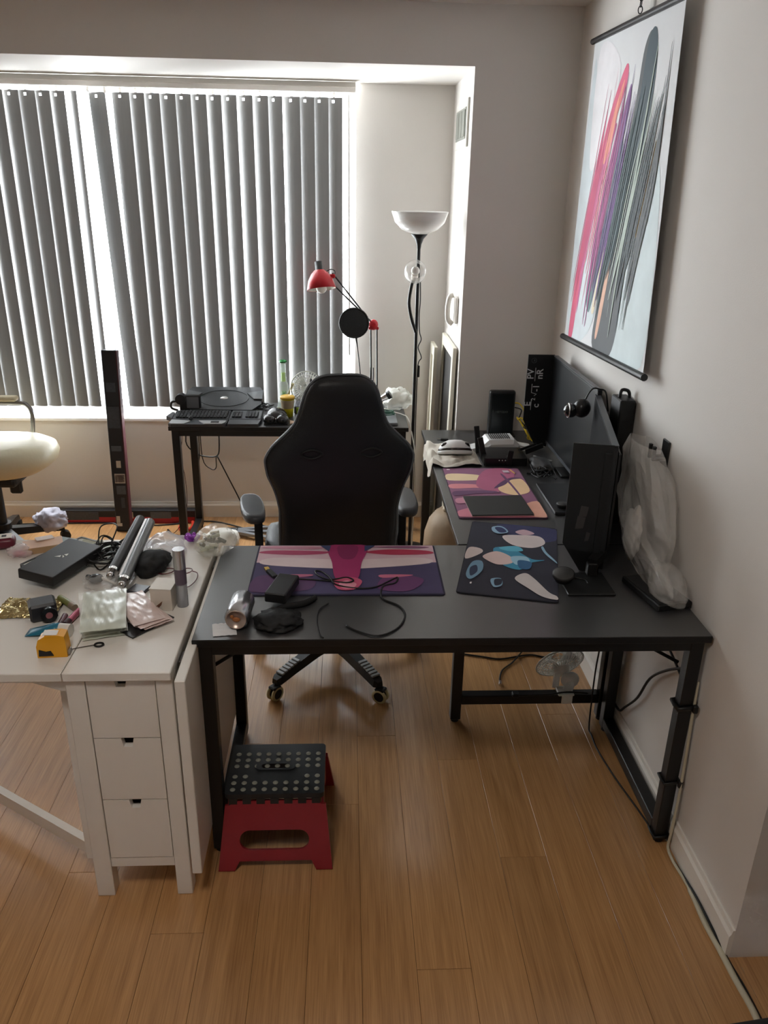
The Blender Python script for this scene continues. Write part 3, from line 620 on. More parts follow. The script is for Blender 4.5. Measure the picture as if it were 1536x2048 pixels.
def keys(name, x0, x1, nx, y0, y1, ny, skip=0.0):
    mb = MB(); sx = (x1 - x0) / nx; sy = (y1 - y0) / ny
    for j in range(ny):
        for i in range(nx): mb.b2(x0 + i * sx + 0.0012 + (j % 2) * 0.002 * skip, x0 + (i + 1) * sx - 0.0012 + (j % 2) * 0.002 * skip, y0 + j * sy + 0.001, y0 + (j + 1) * sy - 0.001, 0.0221, 0.03, 0.0015, 1, Mk)
    o = mb.build(name, KD, kb); o['kind'] = 'stuff'
keys('letter_keys', -0.205, 0.05, 15, -0.022, 0.085, 6, 1)
keys('navigation_keys', 0.074, 0.124, 3, -0.012, 0.07, 4); keys('number_keys', 0.142, 0.205, 4, -0.012, 0.08, 5)

cp = thing('cooling_stand', 'tilted black laptop cooling stand with oval silver badge behind the keyboard', 'laptop stand', (-0.66, 4.2, 0.74))
Mc = T(-0.655, 4.085, 0.745) @ RX(math.radians(17))
MB().prism([(-0.16, 0.0), (0.16, 0.0), (0.2, 0.06), (0.2, 0.2), (0.185, 0.235), (-0.185, 0.235), (-0.2, 0.2), (-0.2, 0.06)], 0.018, Mc).build('stand_plate', mat('#2b2d2f', 0.42, bump=0.2, bscale=350), cp)
MB().prism([(-0.205, 0.1), (-0.16, 0.1), (-0.12, 0.16), (-0.205, 0.19)], 0.008, Mc @ T(0, 0, 0.0181)).build('corner_plate', mat('#55585a', 0.35), cp)
MB().prism([(0.205, 0.1), (0.205, 0.19), (0.12, 0.16), (0.16, 0.1)], 0.008, Mc @ T(0, 0, 0.0181)).build('corner_plate', mat('#55585a', 0.35), cp)
MB().lathe([(0, 0.004), (0.019, 0.003), (0.021, 0)], 24, Mc @ T(0, 0.12, 0.0181) @ Matrix.Diagonal((1.0, 0.7, 1, 1))).build('badge', mat('#d8d8d6', 0.25, 0.6), cp)
MB().tube([Mc @ Vector((0.13 * math.cos(a), 0.115 + 0.085 * math.sin(a), 0.019)) for a in [2 * PI * q / 16 for q in range(16)]], 0.002, 5, 2, True).build('fan_ring', mat('#3c3f41', 0.4), cp)
for x in (-0.83, -0.51): MB().b2(x, x + 0.03, 4.265, 4.29, 0.7405, 0.80).build('stand_leg', BLACK, cp)

rc = thing('handheld_recorder', 'small black handheld device with grey screen standing at the desk corner', 'recorder', (-0.83, 4.1, 0.74))
MB().b2(-0.875, -0.765, 4.09, 4.125, 0.7405, 0.835, 0.008, 2).build('device_body', BLACK, rc)
MB().b2(-0.835, -0.772, 4.0875, 4.0899, 0.768, 0.826).build('screen', mat('#6f7276', 0.25), rc)
MB().cyl((-0.865, 4.075, 0.815), (-0.865, 4.12, 0.815), 0.027, n=20).build('lens_dial', mat('#202124', 0.4), rc)
MB().tube([(-0.885, 4.1, 0.80), (-0.915, 4.1, 0.795), (-0.918, 4.1, 0.765), (-0.885, 4.1, 0.752)], 0.006, 8).build('grip_strap', BLACK, rc)

ms = thing('mouse', 'large glossy black sculpted mouse beside the keyboard', 'mouse', (-0.355, 3.93, 0.74))
GB = mat('#18191a', 0.18, coat=0.5)
MB().ball((-0.355, 3.945, 0.752), 0.062, (0.95, 1.15, 0.95), 24).build('mouse_shell', GB, ms)
for s in (-1, 1): MB().ball((-0.355 + s * 0.032, 3.895, 0.762), 0.036, (0.95, 1.0, 0.75), 18).build('mouse_button', GB, ms)
MB().b2(-0.415, -0.295, 3.87, 3.99, 0.7402, 0.745, 0.002).build('mouse_base', RUBBER, ms)
for o in bpy.data.objects:
    if o.parent == ms and o.name.startswith(('mouse_shell', 'mouse_button')):
        for v in o.data.vertices:
            if v.co.z < 0.004: v.co.z = 0.004

cu = thing('paper_cup', 'bright yellow cup with tan label and amber lid next to the mouse', 'cup', (-0.305, 4.03, 0.74))
MB().lathe([(0, 0.0), (0.027, 0.0), (0.036, 0.098), (0.0, 0.098)], 28, T(-0.305, 4.04, 0.7405)).build('cup_body', mat('#d9cf1a', 0.4, var=0.06), cu)
MB().lathe([(0.0318, 0.045), (0.0362, 0.09)], 28, T(-0.305, 4.04, 0.7405)).build('label_band', mat('#a99a80', 0.6, var=0.25, scale=60), cu)
MB().lathe([(0.0, 0.108), (0.034, 0.108), (0.039, 0.104), (0.038, 0.094), (0.0362, 0.094)], 28, T(-0.305, 4.04, 0.7405)).build('lid', mat('#d2a738', 0.35), cu)

bo = thing('glass_pipe', 'slim clear glass water pipe with green lip and green insert', 'glass pipe', (-0.337, 4.22, 0.74))
MB().lathe([(0.0, 0.0), (0.036, 0.0), (0.037, 0.01), (0.024, 0.06), (0.024, 0.10), (0.028, 0.12), (0.016, 0.15), (0.014, 0.24), (0.02, 0.252), (0.017, 0.252), (0.012, 0.24), (0.013, 0.15)], 20, T(-0.337, 4.22, 0.7405)).build('glass_body', glassy('#f2fff6', 0.22), bo)
MB().lathe([(0.012, 0.243), (0.02, 0.246), (0.022, 0.253), (0.018, 0.257), (0.011, 0.253)], 20, T(-0.337, 4.22, 0.7405)).build('green_lip', mat('#3c8f52', 0.15), bo)
MB().cyl((-0.337, 4.22, 0.885), (-0.337, 4.22, 0.93), 0.0105, n=14).build('green_insert', mat('#9fc23c', 0.2, alpha=0.85), bo)
MB().cyl((-0.337, 4.22, 0.745), (-0.337, 4.22, 0.83), 0.012, n=14).build('inner_tube', mat('#7fae72', 0.2, alpha=0.7), bo)
MB().cyl((-0.318, 4.215, 0.80), (-0.285, 4.205, 0.875), 0.006, 0.008, 10).build('side_stem', mat('#c6bd8a', 0.2, alpha=0.7), bo)

def cage(mb, M, r, d, n=36, rings=(0.35, 0.6, 0.8, 1.0), wr=0.0015):
    for q in range(n):
        a = 2 * PI * q / n
        mb.tube([M @ Vector((f * r * math.cos(a), f * r * math.sin(a), d * (1 - f ** 2.5))) for f in (0.25, 0.6, 0.85, 1.0)], wr, 4, 2, cap=False)
    for f in rings: mb.tube([M @ Vector((f * r * math.cos(2 * PI * q / 24), f * r * math.sin(2 * PI * q / 24), d * (1 - f ** 2.5))) for q in range(24)], wr * (2.4 if f == 1.0 else 1.0), 5, 1, True)
    return mb
FW = mat('#d9d9d4', 0.4, var=0.02)
def small_fan(name, label, C, axis, r, base_z, clip=False):
    f = thing(name, label, 'fan', (C[0], C[1], base_z))
    z = Vector(axis).normalized(); M = frame3(C, Vector((0, 0, 1)).cross(z), (0, 0, 1)); 
    M = Matrix(((M[0][0], M[0][1], z.x, C[0]), (M[1][0], M[1][1], z.y, C[1]), (M[2][0], M[2][1], z.z, C[2]), (0, 0, 0, 1)))
    x = Vector((0, 0, 1)).cross(z).normalized(); y = z.cross(x)
    M = Matrix(((x.x, y.x, z.x, C[0]), (x.y, y.y, z.y, C[1]), (x.z, y.z, z.z, C[2]), (0, 0, 0, 1)))
    mb = MB(); cage(mb, M, r, 0.03); cage(mb, M @ Matrix.Diagonal((1, 1, -1, 1)), r, 0.03); mb.build('guard_cage', FW, f)
    bd = MB()
    for q in range(3):
        a = 2 * PI * q / 3
        bd.add([(M @ Vector((0.012 * math.cos(a + t) * k[0] + 0, 0.012 * math.sin(a + t) * k[0], k[1])))[:] for t, k in ((-0.3, (1, .006)), (0.5, (1, -.006)), (0.7, (r / 0.015, -.008)), (-0.25, (r / 0.015, .01)))], [[0, 1, 2, 3]], True)
    bd.build('blades', mat('#c9cac6', 0.3), f)
    MB().lathe([(0.0, 0.055), (0.02, 0.052), (0.032, 0.03), (0.033, 0.008), (0.0, 0.006)], 20, M @ Matrix.Diagonal((1, 1, -1, 1))).build('motor_housing', FW, f)
    return f, M
f1, M1 = small_fan('desk_fan', 'white round desk fan with wire guard against the blinds', (-0.213, 4.255, 0.842), (0.15, -1, 0.25), 0.088, 0.74)
MB().cyl((-0.213, 4.262, 0.748), (-0.213, 4.26, 0.83), 0.011, n=10).lathe([(0, 0), (0.06, 0), (0.055, 0.012), (0.012, 0.02), (0, 0.02)], 24, T(-0.213, 4.262, 0.7405)).build('fan_stand', FW, f1)

cb = thing('storage_tray', 'dark grey tray with lime green front behind the yellow cup', 'tray', (-0.2, 4.15, 0.74))
MB().b2(-0.275, -0.125, 4.08, 4.2, 0.7405, 0.782, 0.004).build('tray_body', mat('#3a3b40', 0.5), cb)
MB().b2(-0.262, -0.13, 4.074, 4.0798, 0.744, 0.776).build('lime_front', mat('#9dbb3a', 0.45), cb)
eh = thing('headset', 'black headset with pointed cat ear lying on the dark tray', 'headset', (-0.165, 4.14, 0.782))
MB().tube([(-0.235, 4.12, 0.79), (-0.215, 4.125, 0.815), (-0.18, 4.13, 0.826), (-0.145, 4.135, 0.82), (-0.13, 4.14, 0.792)], 0.009, 8).build('headband', BLACK, eh)
MB().lathe([(0.024, 0.0), (0.022, 0.03), (0.014, 0.07), (0.004, 0.10), (0.0, 0.104)], 16, T(-0.172, 4.135, 0.818) @ RY(math.radians(-8)) @ Matrix.Diagonal((1, 0.45, 1, 1))).build('cat_ear', mat('#232427', 0.4), eh)
MB().tube([(-0.19, 4.125, 0.80), (-0.185, 4.12, 0.86), (-0.172, 4.12, 0.925), (-0.155, 4.12, 0.89), (-0.14, 4.12, 0.83), (-0.13, 4.12, 0.80)], 0.003, 6).build('light_strip', WHITE, eh)
solo('cardboard_scrap', MB().prism([(0, 0), (0.11, 0), (0.11, 0.04), (0.075, 0.025), (0.06, 0.05), (0.035, 0.03), (0, 0.06)], 0.003, T(-0.285, 3.89, 0.7405) @ RZ(0.05)), mat('#b79d86', 0.7, var=0.2), 'torn tan cardboard scrap on the desk in front of the cup', 'cardboard')
ab = thing('spot_bulb', 'silver spotlight bulb with black end resting on the plastic bag', 'bulb', (0.21, 4.17, 0.8))
Mb = frame3((0.195, 4.17, 0.808), (0, 1, 0), (-0.4, 0, 0.9))
MB().cyl((0.185, 4.17, 0.80), (0.222, 4.165, 0.822), 0.015, 0.02, 16).build('metal_neck', CHROME, ab)
MB().cyl((0.222, 4.165, 0.822), (0.238, 4.163, 0.832), 0.022, 0.023, 16).build('black_collar', BLACK, ab)
solo('plastic_bag', MB().crumple((0.285, 4.235, 0.785), (0.078, 0.07, 0.065), 3, 0.35, 2.4, 4, 0.7405), film('#e8e8e0', 0.45, 0.25), 'crumpled clear plastic bag on the window desk next to floor lamp', 'bag')
solo('closed_laptop', MB().b2(0.06, 0.262, 3.86, 4.06, 0.7405, 0.757, 0.003), mat('#7e8284', 0.35, 0.3), 'flat grey slab on the window desk behind the gaming chair', 'laptop')
solo('cable_coil', MB().tube([(0.215 + 0.035 * math.cos(a) * (1 + 0.1 * math.sin(a * 2.3)), 4.0 + 0.03 * math.sin(a), 0.762 + 0.0012 * a) for a in [q * 0.7 for q in range(28)]], 0.0028, 6, 3), mat('#2f5e4c', 0.4), 'dark green coil of cable on the grey slab', 'cable')
cw_ = thing('circuit_board', 'small white and red electronics piece beside the green cable coil', 'electronics', (0.19, 4.09, 0.74))
MB().b2(0.165, 0.235, 4.075, 4.125, 0.7405, 0.7485, 0.001).build('board', WHITE, cw_)
MB().b2(0.175, 0.2, 4.085, 4.11, 0.7486, 0.761, 0.002).build('red_block', mat('#8b2a2a', 0.4), cw_)
MB().cyl((0.218, 4.1, 0.7486), (0.218, 4.1, 0.766), 0.007, n=10).build('capacitor', CHROME, cw_)
solo('white_cable', MB().tube([(0.16, 4.13, 0.748), (0.2, 4.09, 0.771), (0.25, 4.07, 0.758), (0.3, 4.05, 0.748), (0.326, 4.02, 0.735), (0.345, 3.93, 0.66), (0.355, 3.86, 0.58), (0.352, 3.8, 0.4), (0.345, 3.78, 0.1), (0.33, 3.74, 0.004)], 0.0033, 6), mat('#dcd9cf', 0.4), 'white cable sagging from the window desk past the lamp pole', 'cable')
tg = MB()
for q in range(4):
    r = random.Random(q + 40); tg.tube([(-0.44 + r.uniform(-0.06, 0.06), 4.16 + r.uniform(-0.06, 0.12), 0.744 + r.uniform(0, 0.02)) for _ in range(6)], 0.0024, 5, 4)
o = solo('cable_tangle', tg, CABLE, 'tangled thin black cables between cooling stand and glass pipe', 'cables'); o['kind'] = 'stuff'

# ================================================================== below the window
def carton(name, label, M, w, h, d, trim, marks, tw_=0.005):
    t = thing(name, label, 'box', tuple(M.translation)); 
    MB().box((0, 0, h / 2), (w, d, h), 0.003, M).build('carton', mat('#1c1d22', 0.45, var=0.15), t)
    MB().b2(w / 2 - tw_, w / 2 + 0.001, -d / 2 - 0.001, d / 2 + 0.001, 0.004, h - 0.004, M=M).build('red_edge', trim, t)
    for (a, b, c, e, m) in marks: MB().b2(a, b, -d / 2 - 0.0016, -d / 2 - 0.0004, c, e, M=M).build('printed_patch', m, t)
    return t
MG = mat('#4e545c', 0.5, var=0.3, scale=60); ML = mat('#b9b4ac', 0.5, var=0.2, scale=80); MD = mat('#3a3f47', 0.5, var=0.4, scale=90)
mk = [(-.03, .02, .80, .85, MD), (-.035, .03, .60, .72, MD), (-.03, .025, .47, .5, MG), (-.01, .015, .375, .415, ML), (-.025, .032, .285, .34, ML), (-.022, .029, .29, .335, mat('#5c4a4a', .5)), (-.02, .03, .22, .27, MG), (-.035, -.015, .05, .09, ML), (-.035, -.005, .03, .048, ML), (.0, .02, .14, .2, MD)]
carton('tall_box', 'long narrow black carton standing on end, leaning against the window sill', T(-1.277, 4.245, 0.003) @ RX(math.radians(-4.6)) @ RY(math.radians(0.2)), 0.082, 1.025, 0.045, mat('#4c1f26', .6), mk)
carton('long_box', 'long black and red carton lying on the floor along the window wall', T(-1.75, 4.375, 0.041) @ RY(math.radians(90)) , 0.08, 0.86, 0.05, mat('#a3202c', .5), [(-.03, .02, .1, .3, MD), (-.03, .01, .4, .5, ML), (-.03, .01, .6, .72, MG)], 0.038)

# cream office chair at the left edge
oc = thing('office_chair', 'cream leather office chair with steel arms standing by the window', 'chair', (-1.86, 3.98, 0), 0.0)
CR = mat('#cdc3a6', 0.45, var=0.05, bump=0.1, bscale=60)
sl = []
for z, ax, ay in ((0.462, .2, .18), (0.475, .27, .22), (0.505, .318, .248), (0.545, .33, .256), (0.58, .318, .25), (0.602, .27, .225), (0.61, .17, .15)):
    sl.append([(-1.84 + ax * math.copysign(abs(math.cos(2 * PI * k / 40)) ** 0.72, math.cos(2 * PI * k / 40)), 3.98 + ay * math.copysign(abs(math.sin(2 * PI * k / 40)) ** 0.72, math.sin(2 * PI * k / 40)), z) for k in range(40)])
MB().loft(sl).build('seat_cushion', CR, oc)
MB().b2(-2.1, -1.66, 3.80, 4.16, 0.42, 0.475, 0.02, 2).build('seat_pan', BLACK, oc)
MB().b2(-1.72, -1.66, 3.86, 3.89, 0.37, 0.44, 0.008).build('tilt_lever', BLACK, oc)
for y in (4.215, 3.745):
    MB().tube([(-1.71, y, 0.53), (-1.70, y, 0.60), (-1.69, y, 0.70), (-1.71, y, 0.745), (-1.76, y, 0.757), (-2.02, y, 0.757), (-2.06, y, 0.73), (-2.06, y, 0.53)], 0.012, 8).build('arm_frame', STEEL, oc)
    MB().b2(-2.0, -1.755, y - 0.028, y + 0.028, 0.768, 0.795, 0.012, 3).build('arm_pad', CR, oc)
bk = []
for z in (0.6, 0.75, 0.95, 1.05):
    bk.append([(-2.14 - (z - 0.6) * 0.18 + 0.03 * math.cos(2 * PI * k / 24), 3.98 + 0.23 * math.copysign(abs(math.sin(2 * PI * k / 24)) ** 0.5, math.sin(2 * PI * k / 24)), z) for k in range(24)])
MB().loft(bk).build('back_cushion', CR, oc)
MB().cyl((-1.84, 3.98, 0.1), (-1.84, 3.98, 0.44), 0.026, n=16).cyl((-1.84, 3.98, 0.08), (-1.84, 3.98, 0.16), 0.045, n=16).build('gas_lift', BLACK, oc)
for k in range(5):
    a = math.radians(28 + 72 * k); M = T(-1.84, 3.98, 0) @ RZ(a)
    lo = MB().loft([[tuple(M @ Vector(p)) for p in ((r, -w, z - t), (r, w, z - t), (r, w * 0.8, z), (r, -w * 0.8, z))] for r, w, z, t in ((0.03, .03, .13, .04), (0.2, .026, .11, .034), (0.30, .02, .085, .025))], smooth=False).build('base_leg', BLACK, oc)
    MB().cyl((M @ Vector((0.305, -0.02, 0.026)))[:], (M @ Vector((0.305, 0.02, 0.026)))[:], 0.026, n=16).cyl((M @ Vector((0.298, 0, 0.045)))[:], (M @ Vector((0.298, 0, 0.075)))[:], 0.008, n=8).build('caster', RUBBER, lo)
solo('grey_cloth', MB().crumple((-1.63, 4.10, 0.125), (0.085, 0.07, 0.06), 11, 0.4, 1.8, 4), mat('#aaa7b2', 0.7, var=0.08), 'crumpled pale grey bag draped over the cream chair base', 'bag')

# floor clutter under the window desk
pr = thing('pliers', 'red-handled pliers lying on the floor under the window desk', 'pliers', (-0.93, 4.25, 0))
for s in (-1, 1): MB().tube([(-0.93, 4.2, 0.012 + 0.003 * s), (-0.93 + s * 0.03, 4.24, 0.013), (-0.93 + s * 0.035, 4.3, 0.013), (-0.93 + s * 0.025, 4.335, 0.013)], 0.0105, 8).build('handle', mat('#c43a26', 0.4), pr)
MB().loft([[(-0.93 - w, y, 0.004), (-0.93 + w, y, 0.004), (-0.93 + w, y, 0.018), (-0.93 - w, y, 0.018)] for w, y in ((.016, 4.205), (.018, 4.18), (.005, 4.14))], smooth=False).build('jaws', STEEL, pr)
bt = thing('cable_strap', 'dark brown cable with split ends on the floor by the pliers', 'cable', (-0.95, 4.14, 0))
MB().tube([(-1.03, 4.24, 0.006), (-0.99, 4.17, 0.008), (-0.94, 4.14, 0.008), (-0.86, 4.09, 0.006)], 0.006, 6).tube([(-0.94, 4.14, 0.008), (-0.93, 4.10, 0.006), (-0.95, 4.08, 0.005)], 0.005, 6).build('cable_body', mat('#2b1a12', 0.5), bt)
tp = thing('folded_tripod', 'grey folded tripod lying on the floor under the window desk', 'tripod', (-0.5, 4.17, 0))
for k, (dx, dy) in enumerate(((0, 0), (0.01, 0.045), (0.0, -0.05))): MB().beam((-0.62, 4.17 + dy * 0.3, 0.028), (-0.38, 4.17 + dy * 2, 0.012 + 0.004), 0.026, 0.016).build('leg', mat('#83868a', 0.4, 0.4), tp)
MB().cyl((-0.68, 4.17, 0.024), (-0.62, 4.17, 0.024), 0.024, n=14).build('tripod_head', BLACK, tp)
solo('paper_wrap', MB().crumple((-0.68, 3.99, 0.055), (0.1, 0.08, 0.055), 5, 0.25, 1.5, 3, 0.001), mat('#dad7cf', 0.6), 'crumpled white paper wrapping on the floor in front of the window desk', 'paper')
for i, (pts, r, lab) in enumerate([
    ([(-0.86, 4.30, 0.685), (-0.9, 4.30, 0.52), (-0.843, 4.30, 0.447), (-0.78, 4.30, 0.43), (-0.729, 4.30, 0.438), (-0.715, 4.30, 0.50), (-0.712, 4.30, 0.685)], 0.004, 'black cable looping beneath the window desk top'),
    ([(-0.816, 4.305, 0.70), (-0.815, 4.305, 0.423), (-0.77, 4.305, 0.355), (-0.742, 4.305, 0.362), (-0.738, 4.305, 0.42), (-0.729, 4.305, 0.436)], 0.003, 'short black cable loop hanging below the window desk'),
    ([(-0.729, 4.295, 0.435), (-0.678, 4.295, 0.316), (-0.62, 4.295, 0.18), (-0.587, 4.29, 0.09), (-0.55, 4.34, 0.01), (-0.45, 4.28, 0.005)], 0.004, 'thick black cable slanting from the window desk down to the floor'),
    ([(-0.828, 4.3, 0.70), (-0.828, 4.3, 0.455), (-0.847, 4.3, 0.35), (-0.846, 4.3, 0.244), (-0.873, 4.3, 0.182)], 0.0028, 'thin black cable dangling straight below the window desk'),
    ([(-0.893, 4.2, 0.70), (-0.9, 4.2, 0.55), (-0.925, 4.2, 0.45), (-0.90, 4.2, 0.36), (-0.905, 4.2, 0.15), (-0.98, 4.19, 0.01), (-1.08, 4.18, 0.004)], 0.002, 'thin reddish wire running down the window desk leg'),
    ([(-0.50, 4.30, 0.686), (-0.49, 4.30, 0.66), (-0.495, 4.295, 0.63), (-0.51, 4.295, 0.615)], 0.004, 'short black cable end poking below the window desk'),
    ([(-1.9, 4.33, 0.004), (-1.4, 4.345, 0.004), (-1.1, 4.31, 0.004), (-0.8, 4.37, 0.004), (-0.5, 4.22, 0.004), (-0.3, 4.30, 0.004), (0.1, 4.30, 0.004)], 0.0045, 'long black cable lying on the floor along the window wall')]):
    solo('hanging_cable' if i < 6 else 'floor_cable', MB().tube(pts, r, 6), mat('#40201c', 0.5) if i == 4 else CABLE, lab, 'cable')

# ================================================================== mouse pads and flat sheets
def pad(name, label, c00, c10, c01, shapes, base, z=0.7405, th=0.003):
    c00, c10, c01 = Vector(c00 + (z,)), Vector(c10 + (z,)), Vector(c01 + (z,)); W = (c10 - c00).length; H = (c01 - c00).length
    M = frame3(c00, c10 - c00, c01 - c00); t = thing(name, label, 'mouse pad', tuple((c10 + c01) / 2))
    MB().prism(rr(0, W, 0, H, 0.012), th, M).build('pad_body', base, t)
    print_art(t, shapes, M, W, H, 0.8, th + 0.0003)
    return t
A1 = [('#4b4468', [(.01, .02), (.99, .02), (.99, .62), (.01, .62)], 0), ('#d8b9c4', [(.01, .62), (.99, .62), (.99, .99), (.01, .99)], 0), ('#e2cfd2', [(.05, .58), (.4, .5), (.6, .5), (.95, .6), (.9, .72), (.5, .68), (.1, .72)], 1),
 ('#b04a6c', [(.02, .82), (.2, .78), (.36, .8), (.4, .85), (.2, .88), (.05, .87)], 1), ('#b83a58', [(.6, .84), (.75, .78), (.97, .8), (.95, .87), (.75, .9)], 1), ('#c98ea4', [(.03, .93), (.3, .9), (.36, .95), (.1, .97)], 1), ('#8d5a7e', [(.64, .95), (.85, .92), (.97, .94), (.85, .975)], 1),
 ('#5c3f66', [(.02, .05), (.3, .08), (.32, .3), (.1, .36), (.02, .3)], 1), ('#6a3f6e', [(.66, .1), (.82, .06), (.9, .28), (.72, .36)], 1), ('#c8728f', [(.69, .3), (.82, .33), (.84, .36), (.68, .36)], 1), ('#b86a88', [(.15, .3), (.3, .33), (.31, .37), (.14, .36)], 1),
 ('#a5346a', [(.40, .98), (.42, .6), (.44, .3), (.50, .22), (.56, .3), (.58, .6), (.61, .98)], 1), ('#8a2f5e', [(.45, .96), (.47, .7), (.54, .7), (.56, .96)], 1), ('#3f4a72', [(.35, .97), (.40, .84), (.41, .97)], 0), ('#3f4a72', [(.60, .97), (.60, .84), (.66, .97)], 0),
 ('#c85a7c', [(.43, .22), (.46, .08), (.54, .08), (.58, .22), (.54, .3), (.46, .3)], 1), ('#e39aae', [(.46, .18), (.48, .1), (.53, .1), (.55, .18), (.5, .24)], 1)]
pad('mouse_pad', 'wide mouse pad printed in purple and pink bands on the long desk', (-0.29, 2.052), (0.293, 2.05), (-0.297, 2.401), A1, mat('#2c2840', 0.8))
A2 = [('#2a2a38', [(.01, .01), (.99, .01), (.99, .99), (.01, .99)], 0), ('#34365c', [(.6, .75), (.98, .8), (.98, .98), (.3, .98)], 1), ('#d6c9c8', [(.38, .80), (.5, .68), (.72, .66), (.86, .74), (.8, .84), (.6, .84)], 1), ('#c9a9b4', [(.52, .88), (.62, .93), (.74, .88), (.62, .84)], 1),
 ('#cfc0bd', [(.02, .42), (.18, .52), (.16, .58), (.03, .58)], 1), ('#3f8fb0', [(.30, .60), (.5, .62), (.72, .5), (.86, .5), (.7, .44), (.6, .34), (.4, .40)], 1), ('#5fb5cf', [(.36, .62), (.55, .66), (.62, .6), (.45, .58)], 1), ('#d9c0bc', [(.20, .48), (.34, .56), (.5, .5), (.52, .42), (.38, .38), (.26, .42)], 1),
 ('#9cc3d6', [(.5, .5), (.66, .52), (.7, .44), (.56, .40)], 1), ('#2f5f88', [(.58, .46), (.72, .45), (.7, .36), (.6, .36)], 1), ('#cfc8c8', [(.56, .22), (.66, .30), (.76, .24), (.9, .1), (.98, .06), (.98, .02), (.84, .04), (.7, .12)], 1),
 ('#6f93ad', [(.10, .38), (.2, .40), (.22, .28), (.12, .16), (.06, .22)], 1), ('#2b3550', [(.09, .30), (.15, .34), (.17, .26), (.11, .2)], 1), ('#8fb0c8', [(.25, .92), (.36, .94), (.44, .86), (.34, .82), (.26, .85)], 1), ('#2c3560', [(.28, .91), (.36, .92), (.42, .86), (.34, .84)], 1),
 ('#7fa3bd', [(.32, .18), (.42, .2), (.44, .12), (.36, .09)], 1), ('#272a3c', [(.36, .18), (.43, .19), (.43, .13), (.37, .11)], 1), ('#8fb4cc', [(.84, .68), (.88, .60), (.97, .5), (.99, .46), (.94, .5), (.86, .58), (.82, .66)], 1), ('#e6e6e8', [(.12, .115), (.135, .12), (.135, .10), (.12, .1)], 1)]
pad('mouse_pad', 'square mouse pad printed in navy with teal swirls and pale patches', (0.325, 2.066), (0.617, 1.996), (0.432, 2.614), A2, mat('#1d1d28', 0.8), 0.7406)
A3 = [('#8f5f7c', [(.01, .01), (.99, .01), (.99, .99), (.01, .99)], 0), ('#e8cfa8', [(.03, .72), (.5, .74), (.42, .84), (.05, .86)], 1), ('#d98a92', [(.04, .55), (.4, .56), (.6, .48), (.4, .62), (.05, .64)], 1), ('#b0607f', [(.35, .6), (.55, .95), (.9, .97), (.85, .75), (.6, .5)], 1),
 ('#ecc79c', [(.6, .55), (.75, .72), (.95, .75), (.97, .5), (.8, .42), (.66, .45)], 1), ('#5f3f60', [(.55, .55), (.7, .70), (.85, .78), (.97, .76), (.82, .73), (.70, .62)], 1), ('#6b4668', [(.04, .4), (.3, .44), (.6, .46), (.5, .5), (.2, .5), (.04, .48)], 1), ('#6f4a6c', [(.75, .84), (.80, .62), (.83, .4), (.81, .4), (.77, .62), (.72, .84)], 1),
 ('#cf7f92', [(.02, .12), (.3, .2), (.5, .1), (.98, .2), (.98, .02), (.02, .02)], 1), ('#e6ab96', [(.6, .1), (.98, .3), (.99, .02), (.8, .03)], 1), ('#c98aa0', [(.05, .25), (.25, .3), (.2, .36), (.04, .34)], 1), ('#d7b35a', [(.86, .95), (.88, .95), (.92, .86), (.90, .86)], 0), ('#c9b8c4', [(.76, .93), (.84, .93), (.85, .88), (.77, .88)], 0), ('#e8e0e4', [(.05, .955), (.09, .955), (.09, .935), (.05, .935)], 0)]
pad('mouse_pad', 'pink and peach printed mouse pad under a black sheet', (0.41, 2.634), (0.741, 2.633), (0.406, 3.2), A3, mat('#4a3346', 0.8))
bs = thing('hard_mouse_pad', 'plain black hard mouse pad lying on the pink one', 'mouse pad', (0.565, 2.745, 0.748))
Mh = frame3((0.46, 2.641, 0.7495), (0.229, 0.009, 0), (-0.016, 0.193, 0))
MB().prism(rr(0, 0.229, 0, 0.195, 0.003), 0.004, Mh).build('black_surface', mat('#2a2a2a', 0.55, var=0.05), bs)
MB().prism(rr(-0.0012, 0.2302, -0.0012, 0.1962, 0.003), 0.0015, Mh @ T(0, 0, -0.0016)).build('pale_edge', mat('#c8a8a8', 0.5), bs)

# ================================================================== monitors with side shields
MBK = mat('#17181a', 0.36, var=0.1); SCR = mat('#1a1b1d', 0.28, var=0.05); MGY = mat('#4a4c50', 0.35, var=0.05)
def monitor(name, label, loc, rz, shield_far, base):
    t = thing(name, label, 'monitor', loc, rz); W, z0, z1 = 0.666, 0.025, 0.43
    MB().b2(0.0, 0.018, 0, W, z0, z1, 0.003).b2(0.018, 0.034, 0.04, W - 0.04, z0 + 0.03, z1 - 0.03, 0.008).build('monitor_body', MBK, t, world=False)
    MB().b2(-0.0008, -0.0001, 0.009, W - 0.009, z0 + 0.016, z1 - 0.009).build('screen', SCR, t, world=False)
    MB().b2(-0.0016, -0.0001, 0.001, W - 0.001, z0 + 0.001, z0 + 0.015).build('bezel', MGY, t, world=False)
    MB().b2(-0.0016, 0.018, 0.001, W - 0.001, z1 + 0.0002, z1 + 0.003).build('top_strip', MGY, t, world=False)
    yy = W if shield_far else -0.006; d = 0.115
    out = [(-d, z1 + 0.005), (-d, z0 + 0.11 if shield_far else z0 + 0.085), (-0.055, z0 - 0.005), (0.004, z0 - 0.018), (0.004, z1 + 0.005)]
    sh = MB().prism(out, 0.006, Matrix(((1, 0, 0, 0), (0, 0, -1, yy + 0.006), (0, 1, 0, 0), (0, 0, 0, 1)))).build('side_shield', mat('#101112', 0.42, var=0.1), t, world=False)
    if not shield_far: MB().b2(-0.02, 0.0, -0.010, -0.0062, z0 + 0.02, z1 - 0.02).build('edge_strip', mat('#0a0a0a', 0.35), sh, world=False)
    return t, sh
